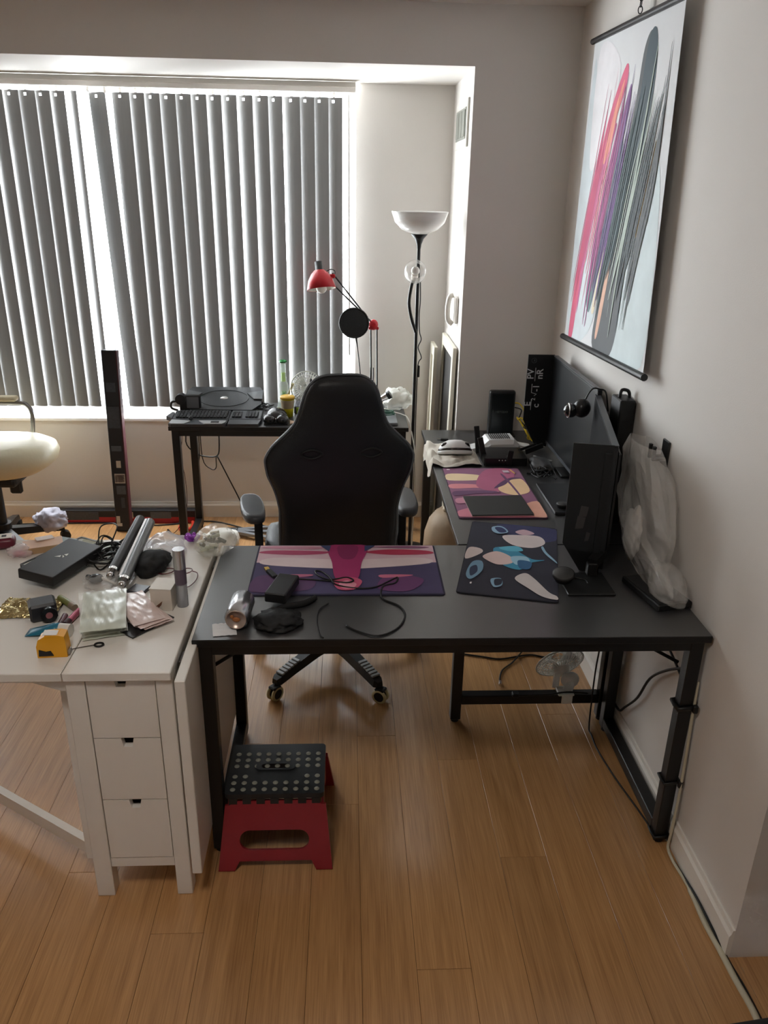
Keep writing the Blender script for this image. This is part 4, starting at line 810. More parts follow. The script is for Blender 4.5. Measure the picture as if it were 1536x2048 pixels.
mA, shA = monitor('monitor', 'wide black monitor by the wall corner with formulas printed on its side shield', (0.93, 2.83, 0.742), 0.0, True, None)
LTR = mat('#cfd3d6', 0.5, var=0.05)
def FR(x, z): # lettering on the far shield, reading upwards; x to the right, z up
    return Matrix(((0, -1, 0, x), (0, 0, -1, 3.4955), (1, 0, 0, z), (0, 0, 0, 1)))
for s, x, z, sz in (('E', 0.8285, 0.952, .042), ('c', 0.868, 0.944, .042), ('2', 0.854, 0.974, .024), ('PV', 0.8325, 1.090, .042), ('nR', 0.874, 1.090, .042), ('-1', 0.863, 1.026, .040)):
    text('printed_letters', s, sz, FR(x, z), LTR, shA)
for pts in ([(0.8445, 0.924), (0.8445, 0.975)], [(0.8525, 1.058), (0.8525, 1.118)], [(0.855, 0.990), (0.8655, 0.998), (0.842, 1.005), (0.842, 1.045)]):
    MB().tube([(a, 3.495, b) for a, b in pts], 0.0014, 4, spline=False).build('printed_rule', LTR, shA)
MB().tube([(0.842 + 0.011 * math.cos(q * PI / 8), 3.495, 1.151 + 0.011 * math.sin(q * PI / 8)) for q in range(16)], 0.0009, 4, 1, True).build('printed_ring', mat('#4c5054', 0.5), shA)
MB().prism([(0.838, 1.146), (0.843, 1.15), (0.841, 1.156), (0.847, 1.155), (0.846, 1.148)], 0.0006, Matrix(((1, 0, 0, 0), (0, 0, -1, 3.4956), (0, 1, 0, 0), (0, 0, 0, 1)))).build('printed_mark', mat('#4c5054', 0.5), shA)
MB().b2(0.772, 0.915, 2.67, 2.985, 0.7405, 0.752, 0.002).b2(0.772, 0.778, 2.67, 2.985, 0.752, 0.7535).build('stand_base', mat('#2f3032', 0.3), mA)
MB().b2(0.955, 0.975, 3.1, 3.18, 0.7405, 0.95, 0.004).b2(0.9, 0.975, 3.08, 3.2, 0.7405, 0.75, 0.003).build('stand_neck', BLACK, mA)
mBn, shB = monitor('monitor', 'black monitor turned away with a dark side shield facing the long desk', (0.79, 2.205, 0.722), -math.atan2(0.14, 0.65), False, None)
for k, (a, b, c, e) in enumerate(((-.075, -.052, .20, .235), (-.082, -.058, .16, .20), (-.05, -.038, .12, .15))):
    MB().prism([(a, c), (b, c + 0.004), (b + 0.004, e), (a + 0.004, e + 0.003)], 0.0006, Matrix(((1, 0, 0, 0), (0, 0, -1, -0.0062), (0, 1, 0, 0), (0, 0, 0, 1)))).build('faint_sticker', mat('#3a3636', 0.5), shB, world=False)
MB().b2(0.655, 0.80, 2.04, 2.185, 0.7405, 0.7475, 0.002).build('stand_base', mat('#1c1d1e', 0.35), mBn)
MB().tube([(0.69 + 0.045 * math.cos(a), 2.115 + 0.032 * math.sin(a), 0.7485) for a in [PI * (-0.1 + 0.115 * q) for q in range(8)]], 0.003, 5, 2).build('base_groove', mat('#0b0b0b', 0.4), mBn)
MB().b2(0.745, 0.775, 2.155, 2.182, 0.7475, 0.79, 0.003).beam((0.76, 2.17, 0.785), (0.81, 2.225, 0.80), 0.03, 0.03).build('stand_neck', BLACK, mBn)

wc = thing('webcam', 'round black ball camera with chrome rimmed lens hung on the monitors', 'webcam', (0.87, 2.83, 1.06))
MB().ball((0.875, 2.825, 1.108), 0.034, (0.95, 1, 1.05), 24).build('ball_housing', mat('#121213', 0.3), wc)
MB().ball((0.835, 2.828, 1.098), 0.027, n=24).build('lens_ball', mat('#101114', 0.12, coat=0.6), wc)
MB().tube([(0.826 + 0.0, 2.828 + 0.024 * math.cos(a), 1.098 + 0.026 * math.sin(a)) for a in [2 * PI * q / 16 for q in range(16)]], 0.0028, 6, 2, True).build('chrome_rim', CHROME, wc)
MB().tube([(0.885, 2.825, 1.14), (0.895, 2.825, 1.165), (0.91, 2.822, 1.183), (0.93, 2.82, 1.181), (0.955, 2.815, 1.17), (0.97, 2.81, 1.1)], 0.003, 6).build('hanging_cord', CABLE, wc)
tw = thing('computer_case', 'tall narrow black case with carry handle wedged behind the turned monitor', 'computer', (0.965, 2.66, 0.74))
MB().b2(0.938, 0.992, 2.6, 2.70, 0.7405, 1.192, 0.004).build('case_body', mat('#0f0f10', 0.5), tw)
MB().tube([(0.95, 2.65, 1.19), (0.952, 2.65, 1.213), (0.96, 2.65, 1.219), (0.975, 2.65, 1.216), (0.982, 2.65, 1.206), (0.984, 2.65, 1.19)], 0.006, 8).build('carry_handle', BLACK, tw)

# ================================================================== network boxes, towel, goggles on the wall desk
nb = thing('modem', 'upright black network modem standing at the back of the wall desk', 'modem', (0.752, 3.705, 0.74))
MB().b2(0.69, 0.816, 3.69, 3.728, 0.748, 0.965, 0.01, 2).build('modem_body', mat('#141617', 0.35), nb)
MB().b2(0.704, 0.803, 3.6875, 3.69, 0.76, 0.945).build('front_plate', mat('#101516', 0.28), nb)
MB().b2(0.678, 0.825, 3.67, 3.75, 0.7405, 0.7478, 0.002).build('modem_foot', BLACK, nb)
text('printed_letters', 'NETGEAR', 0.014, Matrix(((1, 0, 0, 0.752), (0, 0, -1, 3.6868), (0, 1, 0, 0.862), (0, 0, 0, 1))), mat('#4a5152', 0.5), nb)
ro = thing('router', 'flat black router with upright stub antennas and a row of lights', 'router', (0.70, 3.31, 0.74))
MB().prism(rr(0.60, 0.79, 3.235, 3.40, 0.01), 0.034, T(0, 0, 0.7405)).build('router_body', mat('#131314', 0.32), ro)
for x, y, z, l, ax in ((0.612, 3.3, 0.75, 0.1, (-0.25, 0.1, 1)), (0.6, 3.40, 0.75, 0.12, (-0.1, 0.2, 1)), (0.705, 3.228, 0.748, 0.065, (0.12, 0.0, 1)), (0.80, 3.33, 0.775, 0.09, (0.9, 0.3, 0.25))):
    a = Vector(ax).normalized(); MB().beam((x, y, z), (Vector((x, y, z)) + a * l)[:], 0.024, 0.008, up=(0, 1, 0), bev=0.002).build('antenna', BLACK, ro)
for k in range(5): MB().ball((0.665 + k * 0.0135, 3.2345, 0.766), 0.0026, n=8).build('indicator_light', mat('#f4f6f8', 0.3), ro)
wr = thing('white_router', 'white plastic router with slotted vent behind the black one', 'router', (0.71, 3.49, 0.74))
RW = mat('#d9d9d8', 0.35, var=0.02)
Mw = T(0.705, 3.475, 0.742) @ RZ(math.radians(6))
MB().loft([[tuple(Mw @ Vector((x, y, z))) for x, z in ((-hw, 0.002), (hw, 0.002), (hw, zt * 0.6), (hw * 0.7, zt), (-hw * 0.7, zt), (-hw, zt * 0.6))] for y, hw, zt in ((-0.06, .075, .04), (-0.045, .085, .058), (0.03, .085, .066), (0.06, .075, .055))], smooth=False).build('router_shell', RW, wr)
for s in (-1, 1): MB().prism([(s * 0.084, -0.035), (s * 0.145, -0.045), (s * 0.15, 0.02), (s * 0.084, 0.035)][::s], 0.022, Mw @ T(0, 0, 0.018) @ RY(s * 0.16)).build('router_wing', RW, wr)
for k in range(10): MB().b2(-0.05 + k * 0.0095, -0.0455 + k * 0.0095, -0.04, 0.022, 0.0, 0.0015, M=Mw @ T(0, 0.0, 0.0675) @ RX(math.radians(6))).build('vent_slot', BLACK, wr)
MB().b2(0.1, 0.128, -0.02, 0.008, 0.0, 0.0015, M=Mw @ T(0, 0, 0.0285) @ RY(0.16)).build('dark_port', BLACK, wr)
tow = MB()
def towf(u, v):
    x = 0.335 + 0.255 * u; y = 3.235 + 0.31 * v - 0.035 * math.sin(u * 3.4) * (1 - v) + 0.012 * math.sin(u * 11) * (1 - v)
    f = abs(math.sin(7.5 * v + 3.5 * u + 1.4 * math.sin(5 * u))) ** 0.7 * (0.35 + 0.65 * abs(noise.noise(Vector((u * 3, v * 3, 9))))) 
    h = 0.006 + 0.034 * f + 0.012 * noise.noise(Vector((u * 8, v * 8, 3)))
    z = 0.7425 + max(0.0, h) * min(1, 9 * min(v + 0.03, 1 - v, 1 - u) + 0.12)
    if x < 0.374: d = (0.374 - x); z = 0.7445 - d * (1.3 + 0.5 * math.sin(9 * v)); x = 0.3715 - d * 0.14 - 0.006 * abs(math.sin(10 * v))
    return (x, y, z)
tow.sheet(towf, 70, 60)
solo('towel', tow, mat('#cdc7bb', 0.85, var=0.06, bump=0.25, bscale=200), 'rumpled off-white towel spilling over the wall desk edge', 'towel')
gg = thing('goggles', 'white and black curved face goggles resting on the towel', 'goggles', (0.485, 3.34, 0.77))
Mg2 = T(0.485, 3.345, 0.772) @ RX(math.radians(-22))
MB().lathe([(0.0, 0.052), (0.03, 0.049), (0.052, 0.038), (0.064, 0.022), (0.068, 0.012)], 32, Mg2 @ Matrix.Diagonal((1.06, 0.82, 1, 1))).build('top_shell', RW, gg)
MB().lathe([(0.0675, 0.0119), (0.071, 0.010), (0.072, 0.004), (0.070, 0.001)], 32, Mg2 @ Matrix.Diagonal((1.06, 0.82, 1, 1))).build('visor_band', mat('#2a1d1a', 0.2, coat=0.4), gg)
MB().lathe([(0.070, 0.0009), (0.074, -0.001), (0.074, -0.012), (0.068, -0.016), (0.05, -0.016)], 32, Mg2 @ Matrix.Diagonal((1.06, 0.82, 1, 1))).build('lower_rim', RW, gg)
for s in (-1, 1): MB().ball((s * 0.036, -0.034, 0.024), 0.021, (1.0, 0.62, 0.72), 16, Mg2 @ RZ(s * 0.3)).build('lens', mat('#1c1412', 0.12, coat=0.5), gg)
us = thing('usb_stick', 'tiny black memory stick lying near the modem on the wall desk', 'memory stick', (0.46, 3.62, 0.74))
MB().b2(0.452, 0.49, 3.612, 3.63, 0.7405, 0.749, 0.002).build('stick_body', BLACK, us); MB().b2(0.437, 0.4518, 3.6145, 3.6275, 0.7425, 0.7475).build('metal_plug', CHROME, us)
yc = thing('cable_bundle', 'yellow network cable folded into a bundle hanging beside the modem', 'cable', (0.86, 3.6, 0.74))
YL = mat('#d8b92a', 0.4)
for k in range(4):
    r = random.Random(k); e = lambda s: r.uniform(-s, s)
    MB().tube([(0.825 + e(.006), 3.63 + e(.02), 0.845 + e(.006)), (0.845 + e(.004), 3.61, 0.815), (0.86 + e(.008), 3.6 + e(.02), 0.785), (0.882 + e(.01), 3.59 + e(.03), 0.752), (0.897 + e(.006), 3.58, 0.762), (0.878 + e(.006), 3.6, 0.80), (0.85 + e(.006), 3.61, 0.83), (0.838 + e(.004), 3.62, 0.852), (0.822, 3.63, 0.842)], 0.0032, 6, 4, True).build('cable_loop', YL, yc)
MB().tube([(0.817, 3.7, 0.905), (0.835, 3.68, 0.905), (0.85, 3.64, 0.88), (0.853, 3.61, 0.83)], 0.0032, 6).build('cable_tail', YL, yc)
MB().tube([(0.846, 3.598, 0.81), (0.862, 3.60, 0.806), (0.866, 3.62, 0.812), (0.85, 3.625, 0.817)], 0.003, 5, 4, True).build('black_tie', BLACK, yc)
solo('adapter_cable', MB().tube([(0.817, 3.71, 0.88), (0.85, 3.70, 0.87), (0.842, 3.69, 0.83), (0.865, 3.68, 0.80), (0.9, 3.66, 0.76), (0.91, 3.62, 0.746)], 0.003, 6), CABLE, 'black cable curling out of the modem side', 'cable')
for k, (p0, p1, r, m, lab) in enumerate([((0.77, 3.325, 0.785), (0.86, 3.40, 0.79), 0.0065, BLACK, 'black stick lying across the router corner'), ((0.845, 3.36, 0.746), (0.91, 3.29, 0.746), 0.0045, mat('#c4c4c2', .3, .3), 'silver pen lying among cables in front of the formula monitor'), ((0.80, 3.49, 0.747), (0.895, 3.485, 0.747), 0.0055, mat('#d5d2cb', .4), 'white pen lying in front of the yellow cable bundle'), ((0.765, 3.13, 0.745), (0.82, 3.12, 0.745), 0.004, BLACK, 'thin black pen beside the pink mouse pad corner')]):
    solo('pen', MB().cyl(p0, p1, r, r * 0.8, 10).ball(p1, r * 0.8, n=8), m, lab, 'pen')
solo('black_pouch', MB().crumple((0.845, 3.22, 0.755), (0.05, 0.085, 0.022), 8, 0.3, 2.0, 3, 0.7405), mat('#3b3b3c', 0.5, var=0.2), 'crumpled dark grey pouch in front of the formula monitor', 'pouch')
tg = MB()
for q in range(5):
    r = random.Random(q + 90); tg.tube([(0.815 + r.uniform(-0.035, 0.06), 3.11 + r.uniform(-0.06, 0.1), 0.744 + r.uniform(0, 0.025)) for _ in range(6)], 0.0022, 5, 4)
o = solo('cable_tangle', tg, CABLE, 'tangle of thin black cables between pink mouse pad and formula monitor', 'cables'); o['kind'] = 'stuff'
def puck(label, c, r, h, tilt=(0, 0)):
    M = T(*c) @ RX(tilt[0]) @ RY(tilt[1]); t = thing('round_puck', label, 'puck', c)
    MB().lathe([(0, 0), (r * 0.75, 0), (r, h * 0.75), (r * 0.98, h), (0, h)], 28, M).build('puck_body', RUBBER, t)
    MB().lathe([(0, 0.0012), (r * 0.86, 0.001), (r * 0.9, 0)], 28, M @ T(0, 0, h)).build('puck_top', mat('#3a3a3a', 0.4), t)
puck('dark round puck tipped up beside the turned monitor base', (0.662, 2.125, 0.7535), 0.034, 0.024, (0.2, -0.12))
puck('flat black round puck lying on the stand base of the formula monitor', (0.812, 2.72, 0.7523), 0.024, 0.016)

# ================================================================== flat drive, hook and clear bag at the wall
hd = thing('flat_drive', 'flat black box lying at the wall end of the long desk', 'drive', (0.92, 2.05, 0.74))
Mq = T(0.922, 2.05, 0.7405) @ RZ(math.radians(13)); MB().b2(-0.056, 0.056, -0.098, 0.098, 0, 0.02, 0.003, 1, Mq).build('drive_case', mat('#141415', 0.45), hd)
MB().b2(-0.05, 0.05, -0.09, 0.09, 0.0201, 0.0212, M=Mq).build('drive_lid', mat('#1d1d1f', 0.5), hd)
wh = thing('wall_bracket', 'small black double hook bracket fixed to the wall above the long desk', 'bracket', (0.99, 2.31, 1.08))
MB().b2(0.992, 0.9995, 2.285, 2.335, 1.06, 1.14, 0.002).build('bracket_plate', BLACK, wh)
for y in (2.292, 2.325): MB().b2(0.955, 0.992, y - 0.006, y + 0.006, 1.08, 1.088).b2(0.949, 0.957, y - 0.006, y + 0.006, 1.08, 1.125).build('bracket_prong', BLACK, wh)
bag = MB()
def bagf(u, v):
    a = 2 * PI * u; t = v; zc = 1.14 - 0.395 * t
    rx = 0.030 + 0.028 * math.sin(PI * min(1, t * 1.05)) ; ry = 0.035 + 0.15 * math.sin(PI * (0.12 + 0.62 * t))
    n = noise.noise(Vector((math.cos(a) * 1.6, math.sin(a) * 1.6 + 5, t * 4.2))); n2 = noise.noise(Vector((math.cos(a) * 4, math.sin(a) * 4, t * 9 + 3)))
    k = 1 + 0.42 * n + 0.16 * n2
    return (0.925 + rx * math.cos(a) * k, 2.30 - 0.17 * t + ry * math.sin(a) * k, max(zc + 0.03 * n * t, 0.764 if t > 0.8 else 0))
def clampf(u, v):
    x, y, z = bagf(u, v); xm = 0.785 + 0.14 * (y - 2.2) / 0.65 + 0.055 if y > 2.16 else 0.80
    return (min(max(x, xm), 0.992), y, z)
bag.sheet(clampf, 26, 17, False)
bm_ = MB().crumple((0.93, 2.0, 0.80), (0.045, 0.1, 0.055), 21, 0.3, 1.3, 4, 0.765)
b_ = thing('plastic_bag', 'large clear plastic bag hanging from the wall bracket over the long desk', 'bag', (0.925, 2.2, 0.765))
bag.build('bag_film', mat('#eceae6', 0.14, alpha=0.3, var=0.03, spec=0.9), b_); bm_.build('bag_fold', mat('#eceae6', 0.14, alpha=0.22, var=0.03, spec=0.9), b_)
solo('paper_wad', MB().crumple((0.905, 2.25, 0.86), (0.022, 0.05, 0.085), 14, 0.3, 1.8, 3, 0.77), mat('#c9c6c0', 0.6), 'pale crumpled paper wad inside the hanging clear bag', 'paper')

# ================================================================== on the long desk
can = thing('drink_can', 'silver drinks can lying on its side at the desk corner', 'can', (-0.285, 1.925, 0.74))
ax = Vector((0.06, 0.998, 0)).normalized(); Mcn = frame3((-0.298, 1.858, 0.774), Vector((0, 0, 1)).cross(ax), (0, 0, 1))
x_ = Vector((0, 0, 1)).cross(ax).normalized(); Mcn = Matrix(((x_.x, 0, ax.x, -0.294), (x_.y, 0, ax.y, 1.858), (0, -1, 0, 0.7735), (0, 0, 0, 1)))
MB().lathe([(0.028, 0.0), (0.0325, 0.008), (0.0325, 0.108), (0.027, 0.118), (0.0, 0.119)], 32, Mcn).build('can_body', mat('#bdbdc0', 0.22, 0.9, var=0.1, scale=12, stretch=(1, 1, 0.2)), can)
MB().lathe([(0.026, 0.001), (0.028, 0.0), (0.0285, -0.002), (0.0255, -0.002), (0.024, 0.004), (0.0, 0.006)], 32, Mcn).build('can_end', mat('#b9a79c', 0.3, 0.6), can)
MB().ball((0, 0.002, 0.0035), 0.011, (1, 0.7, 0.25), 12, Mcn).ball((0.011, -0.006, 0.0035), 0.006, (1, 1, 0.3), 8, Mcn).build('can_tab', mat('#a5693c', 0.4, 0.3), can)
nap = MB().sheet(lambda u, v: (-0.352 + 0.062 * u - 0.012 * v, 1.826 + 0.064 * v + 0.008 * u, 0.7412 + 0.004 * abs(noise.noise(Vector((u * 4, v * 4, 1))))), 12, 12)
solo('paper_napkin', nap, mat('#d9d9da', 0.7), 'small white paper napkin tucked under the drinks can', 'napkin')
pb = thing('power_brick', 'black laptop power brick standing on its black strap on the long desk', 'power adapter', (-0.18, 1.95, 0.74))
p0, p1 = Vector((-0.168, 2.095, 0.776)), Vector((-0.205, 1.935, 0.775))
MB().beam(p0, (-0.20, 1.97, 0.776), 0.062, 0.03, bev=0.003).build('brick_body', mat('#161617', 0.5), pb)
MB().tube([(-0.22, 1.885, 0.744), (-0.19, 1.93, 0.747), (-0.175, 2.0, 0.75), (-0.165, 2.06, 0.752), (-0.15, 2.115, 0.753)], 0.004, 6).build('cord_stub', CABLE, pb)
vs = thing('head_strap', 'crumpled black padded strap under the power brick', 'strap', (-0.19, 1.9, 0.74))
MB().crumple((-0.185, 1.895, 0.751), (0.062, 0.055, 0.018), 31, 0.3, 2.0, 4, 0.7405).build('strap_pad', mat('#0f0f10', 0.7), vs)
MB().tube([(-0.235, 1.86, 0.746), (-0.19, 1.95, 0.753), (-0.12, 1.99, 0.75), (-0.09, 2.03, 0.746)], 0.009, 6).build('strap_band', mat('#0f0f10', 0.7), vs)
up = thing('usb_cable', 'black cable with gold usb plug coiled across mouse pad and desk', 'cable', (0.0, 2.05, 0.744))
MB().beam((-0.249, 2.222, 0.749), (-0.240, 2.20, 0.749), 0.014, 0.006).build('gold_plug', mat('#c8a24a', 0.25, 0.8), up)
MB().beam((-0.240, 2.20, 0.750), (-0.214, 2.155, 0.750), 0.017, 0.011, bev=0.002).build('plug_body', RUBBER, up)
z = 0.7475
MB().tube([(-0.213, 2.155, z), (-0.19, 2.14, z + .004), (-0.135, 2.146, z), (-0.06, 2.135, z), (0.0, 2.118, z + .002), (0.022, 2.13, z + .003), (0.0, 2.155, z), (-0.05, 2.135, z + .003), (-0.085, 2.17, z), (-0.095, 2.2, z), (-0.075, 2.195, z), (-0.05, 2.15, z + .004), (-0.03, 2.105, z + .002), (0.03, 2.085, z), (0.085, 2.09, z), (0.125, 2.125, z), (0.157, 2.155, z), (0.148, 2.118, z), (0.11, 2.095, z), (0.105, 2.03, 0.7435), (0.15, 1.985, 0.7435), (0.165, 1.93, 0.7435), (0.14, 1.86, 0.7435), (0.085, 1.82, 0.7435), (0.03, 1.845, 0.7435), (0.0, 1.875, 0.7435)], 0.0027, 6, 5).build('cord', CABLE, up)
solo('thin_cable', MB().tube([(-0.05, 2.002, 0.743), (-0.075, 1.965, 0.743), (-0.08, 1.9, 0.743), (-0.07, 1.83, 0.743), (-0.06, 1.812, 0.743)], 0.002, 6), CABLE, 'thin black cable curving over the front of the long desk', 'cable')

# ================================================================== under the desks
f2, M2_ = small_fan('clip_fan', 'white clip-on fan clamped to the crossbar under the wall desk', (0.812, 2.53, 0.192), (-0.15, 0.85, 0.42), 0.092, 0.09)
MB().tube([(0.83, 2.475, 0.165), (0.835, 2.455, 0.145), (0.822, 2.44, 0.125)], 0.017, 10).ball((0.838, 2.468, 0.158), 0.035, (1, 0.55, 0.95), 18).build('fan_neck', FW, f2)
MB().b2(0.785, 0.845, 2.415, 2.475, 0.1195, 0.128, 0.003).b2(0.80, 0.84, 2.416, 2.4255, 0.085, 0.12, 0.003).b2(0.775, 0.80, 2.468, 2.475, 0.12, 0.185, 0.003).build('clip_jaw', FW, f2)
for i, (nm, pts, r, lab) in enumerate([
    ('floor_cable', [(0.42, 2.94, 0.004), (0.51, 2.891, 0.005), (0.58, 2.87, 0.005), (0.654, 2.85, 0.005), (0.74, 2.87, 0.005), (0.80, 2.879, 0.005), (0.86, 2.86, 0.005), (0.9, 2.9, 0.005)], 0.0038, 'black cable crossing the floor behind the clip fan'),
    ('floor_cable', [(0.79, 2.95, 0.005), (0.74, 2.87, 0.011), (0.70, 2.82, 0.005), (0.65, 2.767, 0.005), (0.628, 2.71, 0.005), (0.624, 2.68, 0.006)], 0.0035, 'black cable ending in a shiny plug on the floor'),
    ('hanging_cable', [(0.985, 2.25, 0.69), (0.978, 2.366, 0.40), (0.978, 2.402, 0.215), (0.978, 2.39, 0.135), (0.985, 2.33, 0.12), (0.985, 2.283, 0.167), (0.985, 2.195, 0.269), (0.985, 2.127, 0.391), (0.985, 2.018, 0.495), (0.984, 1.90, 0.58)], 0.0045, 'thick black cable looping along the wall beneath the long desk'),
    ('hanging_cable', [(0.985, 2.30, 0.69), (0.985, 2.251, 0.60), (0.985, 2.12, 0.58), (0.985, 1.98, 0.55), (0.985, 1.89, 0.52)], 0.004, 'straight black cable slanting to the front desk leg by the wall'),
    ('hanging_cable', [(0.905, 2.395, 0.684), (0.908, 2.395, 0.40), (0.903, 2.395, 0.24), (0.903, 2.39, 0.08), (0.9, 2.37, 0.006), (0.9, 2.34, 0.004), (0.898, 2.255, 0.004), (0.915, 2.111, 0.004), (0.942, 1.96, 0.004), (0.955, 1.88, 0.004)], 0.003, 'black cable dropping behind the clip fan and along the floor'),
    ('flat_cable', [(0.635, 2.422, 0.1225), (0.75, 2.425, 0.123), (0.8, 2.422, 0.133), (0.85, 2.424, 0.132), (0.90, 2.43, 0.123)], 0.0035, 'black plug cable lying along the crossbar under the wall desk')]):
    t = thing(nm, lab, 'cable', tuple(pts[0])); MB().tube(pts, r, 6).build('cable_cord', CABLE, t)
    if i == 1: MB().cyl((0.624, 2.68, 0.007), (0.620, 2.655, 0.008), 0.007, n=10).build('shiny_plug', CHROME, t)
    if i == 5: MB().b2(0.612, 0.638, 2.410, 2.434, 0.1185, 0.134, 0.003).build('plug', RUBBER, t)
tb = thing('paper_sack', 'rounded tan sack standing on the floor under the wall desk', 'bag', (0.50, 3.42, 0))
L = []
for z, rx, ry in ((0.002, .125, .15), (0.05, .14, .165), (0.2, .142, .17), (0.33, .135, .16), (0.40, .115, .14), (0.44, .085, .11), (0.455, .05, .07)):
    L.append([(0.505 + rx * math.cos(2 * PI * k / 32) * (1 + 0.03 * math.sin(5 * k)), 3.42 + ry * math.sin(2 * PI * k / 32) * (1 + 0.03 * math.sin(3 * k)), z) for k in range(32)])
MB().loft(L).build('sack_body', mat('#9c8468', 0.6, var=0.12, bump=0.2, bscale=20), tb)
MB().b2(0.455, 0.545, 3.40, 3.44, 0.452, 0.475, 0.006).build('sack_fold', mat('#b9ab94', 0.6), tb)

# leg wraps and the cord along the skirting
wrp = thing('extension_cord', 'cream extension cord running down the desk leg and along the skirting', 'cord', (0.98, 1.6, 0))
CW = mat('#c3bda6', 0.5)
MB().tube([(0.987, 1.83, 0.58), (0.986, 1.822, 0.45), (0.987, 1.815, 0.32), (0.984, 1.805, 0.18), (0.98, 1.80, 0.06), (0.976, 1.795, 0.012), (0.973, 1.75, 0.006), (0.978, 1.69, 0.006), (0.982, 1.62, 0.006), (0.978, 1.53, 0.006), (0.982, 1.45, 0.006), (0.985, 1.36, 0.006), (0.99, 1.28, 0.006), (0.985, 1.2, 0.006)], lambda t: 0.0045 if t < 0.6 else 0.0085, 7).build('cord_run', CW, wrp)
solo('floor_cable', MB().tube([(0.975, 1.76, 0.004), (0.982, 1.70, 0.005), (0.983, 1.60, 0.019), (0.984, 1.50, 0.019), (0.992, 1.42, 0.005), (0.999, 1.34, 0.005), (1.0, 1.24, 0.005)], 0.0035, 6), CABLE, 'thin dark cable running beside the cream extension cord', 'cable')
for k, z in enumerate((0.03, 0.235, 0.50)):
    t = thing('cable_tie', ['black cable tie at the foot of the desk leg by the wall', 'black cable tie halfway up the desk leg by the wall', 'thick black cable wrap near the top of the desk leg by the wall'][k], 'cable tie', (0.962, 1.84, z))
    MB().tube([(0.962 + 0.0235 * sx, 1.84 + 0.0235 * sy, z + 0.003 * sx) for sx, sy in ((-1, -1), (0, -1), (1, -1), (1, 0), (1, 1), (0, 1), (-1, 1), (-1, 0))], 0.0075 if k == 2 else 0.0045, 6, 1, True, False).build('tie_loop', BLACK, t)
    MB().b2(0.978, 0.992, 1.805, 1.819, z - 0.012, z + 0.014, 0.003).build('tie_knot', BLACK, t)

# ottoman just inside the frame
ot = thing('ottoman', 'black padded seat edge in the near corner by the doorway', 'ottoman', (0.985, 0.735, 0))
MB().box((0, 0, 0.30), (0.56, 0.6, 0.2), 0.05, T(0.985, 0.735, 0) @ RZ(math.radians(7)), 4, True).build('seat_cushion', mat('#131216', 0.6), ot)
for sx in (-1, 1):
    for sy in (-1, 1): MB().cyl((0.99 + sx * 0.2, 0.735 + sy * 0.22, 0), (0.99 + sx * 0.2, 0.735 + sy * 0.22, 0.21), 0.018, n=12).build('leg', BLACK, ot)

# ================================================================== clutter on the white table (top at 0.74)
ZT = 0.7405
def flat(x, y, w, d, h, rz, z=ZT, bev=0.002, tilt=0.0):
    return MB().b2(-w / 2, w / 2, -d / 2, d / 2, 0, h, bev, 1, T(x, y, z) @ RZ(math.radians(rz)) @ RY(tilt))
gp = thing('tablet', 'black rimmed glass tablet half hidden under the black box on the white table', 'tablet', (-0.91, 2.34, ZT))
Mx = T(-0.912, 2.335, ZT) @ RZ(math.radians(-30))
MB().plate(rr(-0.045, 0.045, -0.125, 0.125, 0.01), [rr(-0.038, 0.038, -0.118, 0.118, 0.006)[::-1]], 0.009, Mx).build('rim', BLACK, gp)
MB().b2(-0.038, 0.038, -0.118, 0.118, 0.002, 0.007, M=Mx).build('glass', mat('#c9cec8', 0.08, var=0.03), gp)
solo('grey_card', flat(-0.93, 2.425, 0.07, 0.05, 0.012, -20), mat('#8fa0a6', 0.5), 'blue grey block behind the black box on the white table', 'block')
solo('clear_case', flat(-0.845, 2.415, 0.07, 0.055, 0.008, -8, bev=0.003), mat('#bfc0a8', 0.2, alpha=0.75), 'translucent yellowish flat case behind the black box', 'case')
bb = thing('flat_box', 'flat black box with small silver emblem propped on a glass tablet', 'box', (-0.868, 2.215, ZT + 0.01))
Mx = T(-0.868, 2.213, ZT + 0.0225) @ RZ(math.radians(-19)) @ RY(math.radians(5))
MB().b2(-0.06, 0.06, -0.118, 0.118, -0.001, 0.03, 0.003, 2, Mx).build('box_lid', mat('#232324', 0.5, var=0.12), bb)
for pts in ([(-0.022, -0.004), (-0.004, 0.006), (-0.006, -0.006), (-0.012, -0.004)], [(0.0, 0.008), (0.006, -0.004), (0.002, -0.01)], [(0.004, 0.010), (0.016, 0.016), (0.012, 0.002)]):
    MB().prism(pts, 0.0006, Mx @ T(0, 0.005, 0.0301) @ RZ(0.5)).build('silver_emblem', mat('#c9c7bd', 0.35, 0.3), bb)
tb_ = thing('small_carton', 'small tan cardboard carton with white papers on it', 'box', (-0.985, 2.385, ZT))
Mx = T(-0.985, 2.385, ZT) @ RZ(math.radians(22)); MB().b2(-0.06, 0.06, -0.034, 0.034, 0, 0.021, 0.001, 1, Mx).build('carton_body', mat('#c29f78', 0.6, var=0.06), tb_)
MB().b2(-0.06, 0.06, -0.034, 0.034, 0.0211, 0.022, M=Mx).build('carton_lid', mat('#d9b8a0', 0.55), tb_)
solo('paper_slips', flat(-0.99, 2.415, 0.055, 0.03, 0.003, 35, ZT + 0.0235, 0.0005, 0.06), mat('#e2d9d6', 0.6), 'white folded paper slip lying on the tan carton', 'paper')
md = thing('maroon_gadget', 'rounded maroon gadget with white face at the table rim', 'gadget', (-1.105, 2.395, ZT))
MB().box((0, 0, 0.019), (0.07, 0.06, 0.036), 0.014, T(-1.115, 2.40, ZT) @ RZ(0.3), 3, True).build('gadget_body', mat('#6b2436', 0.35), md)
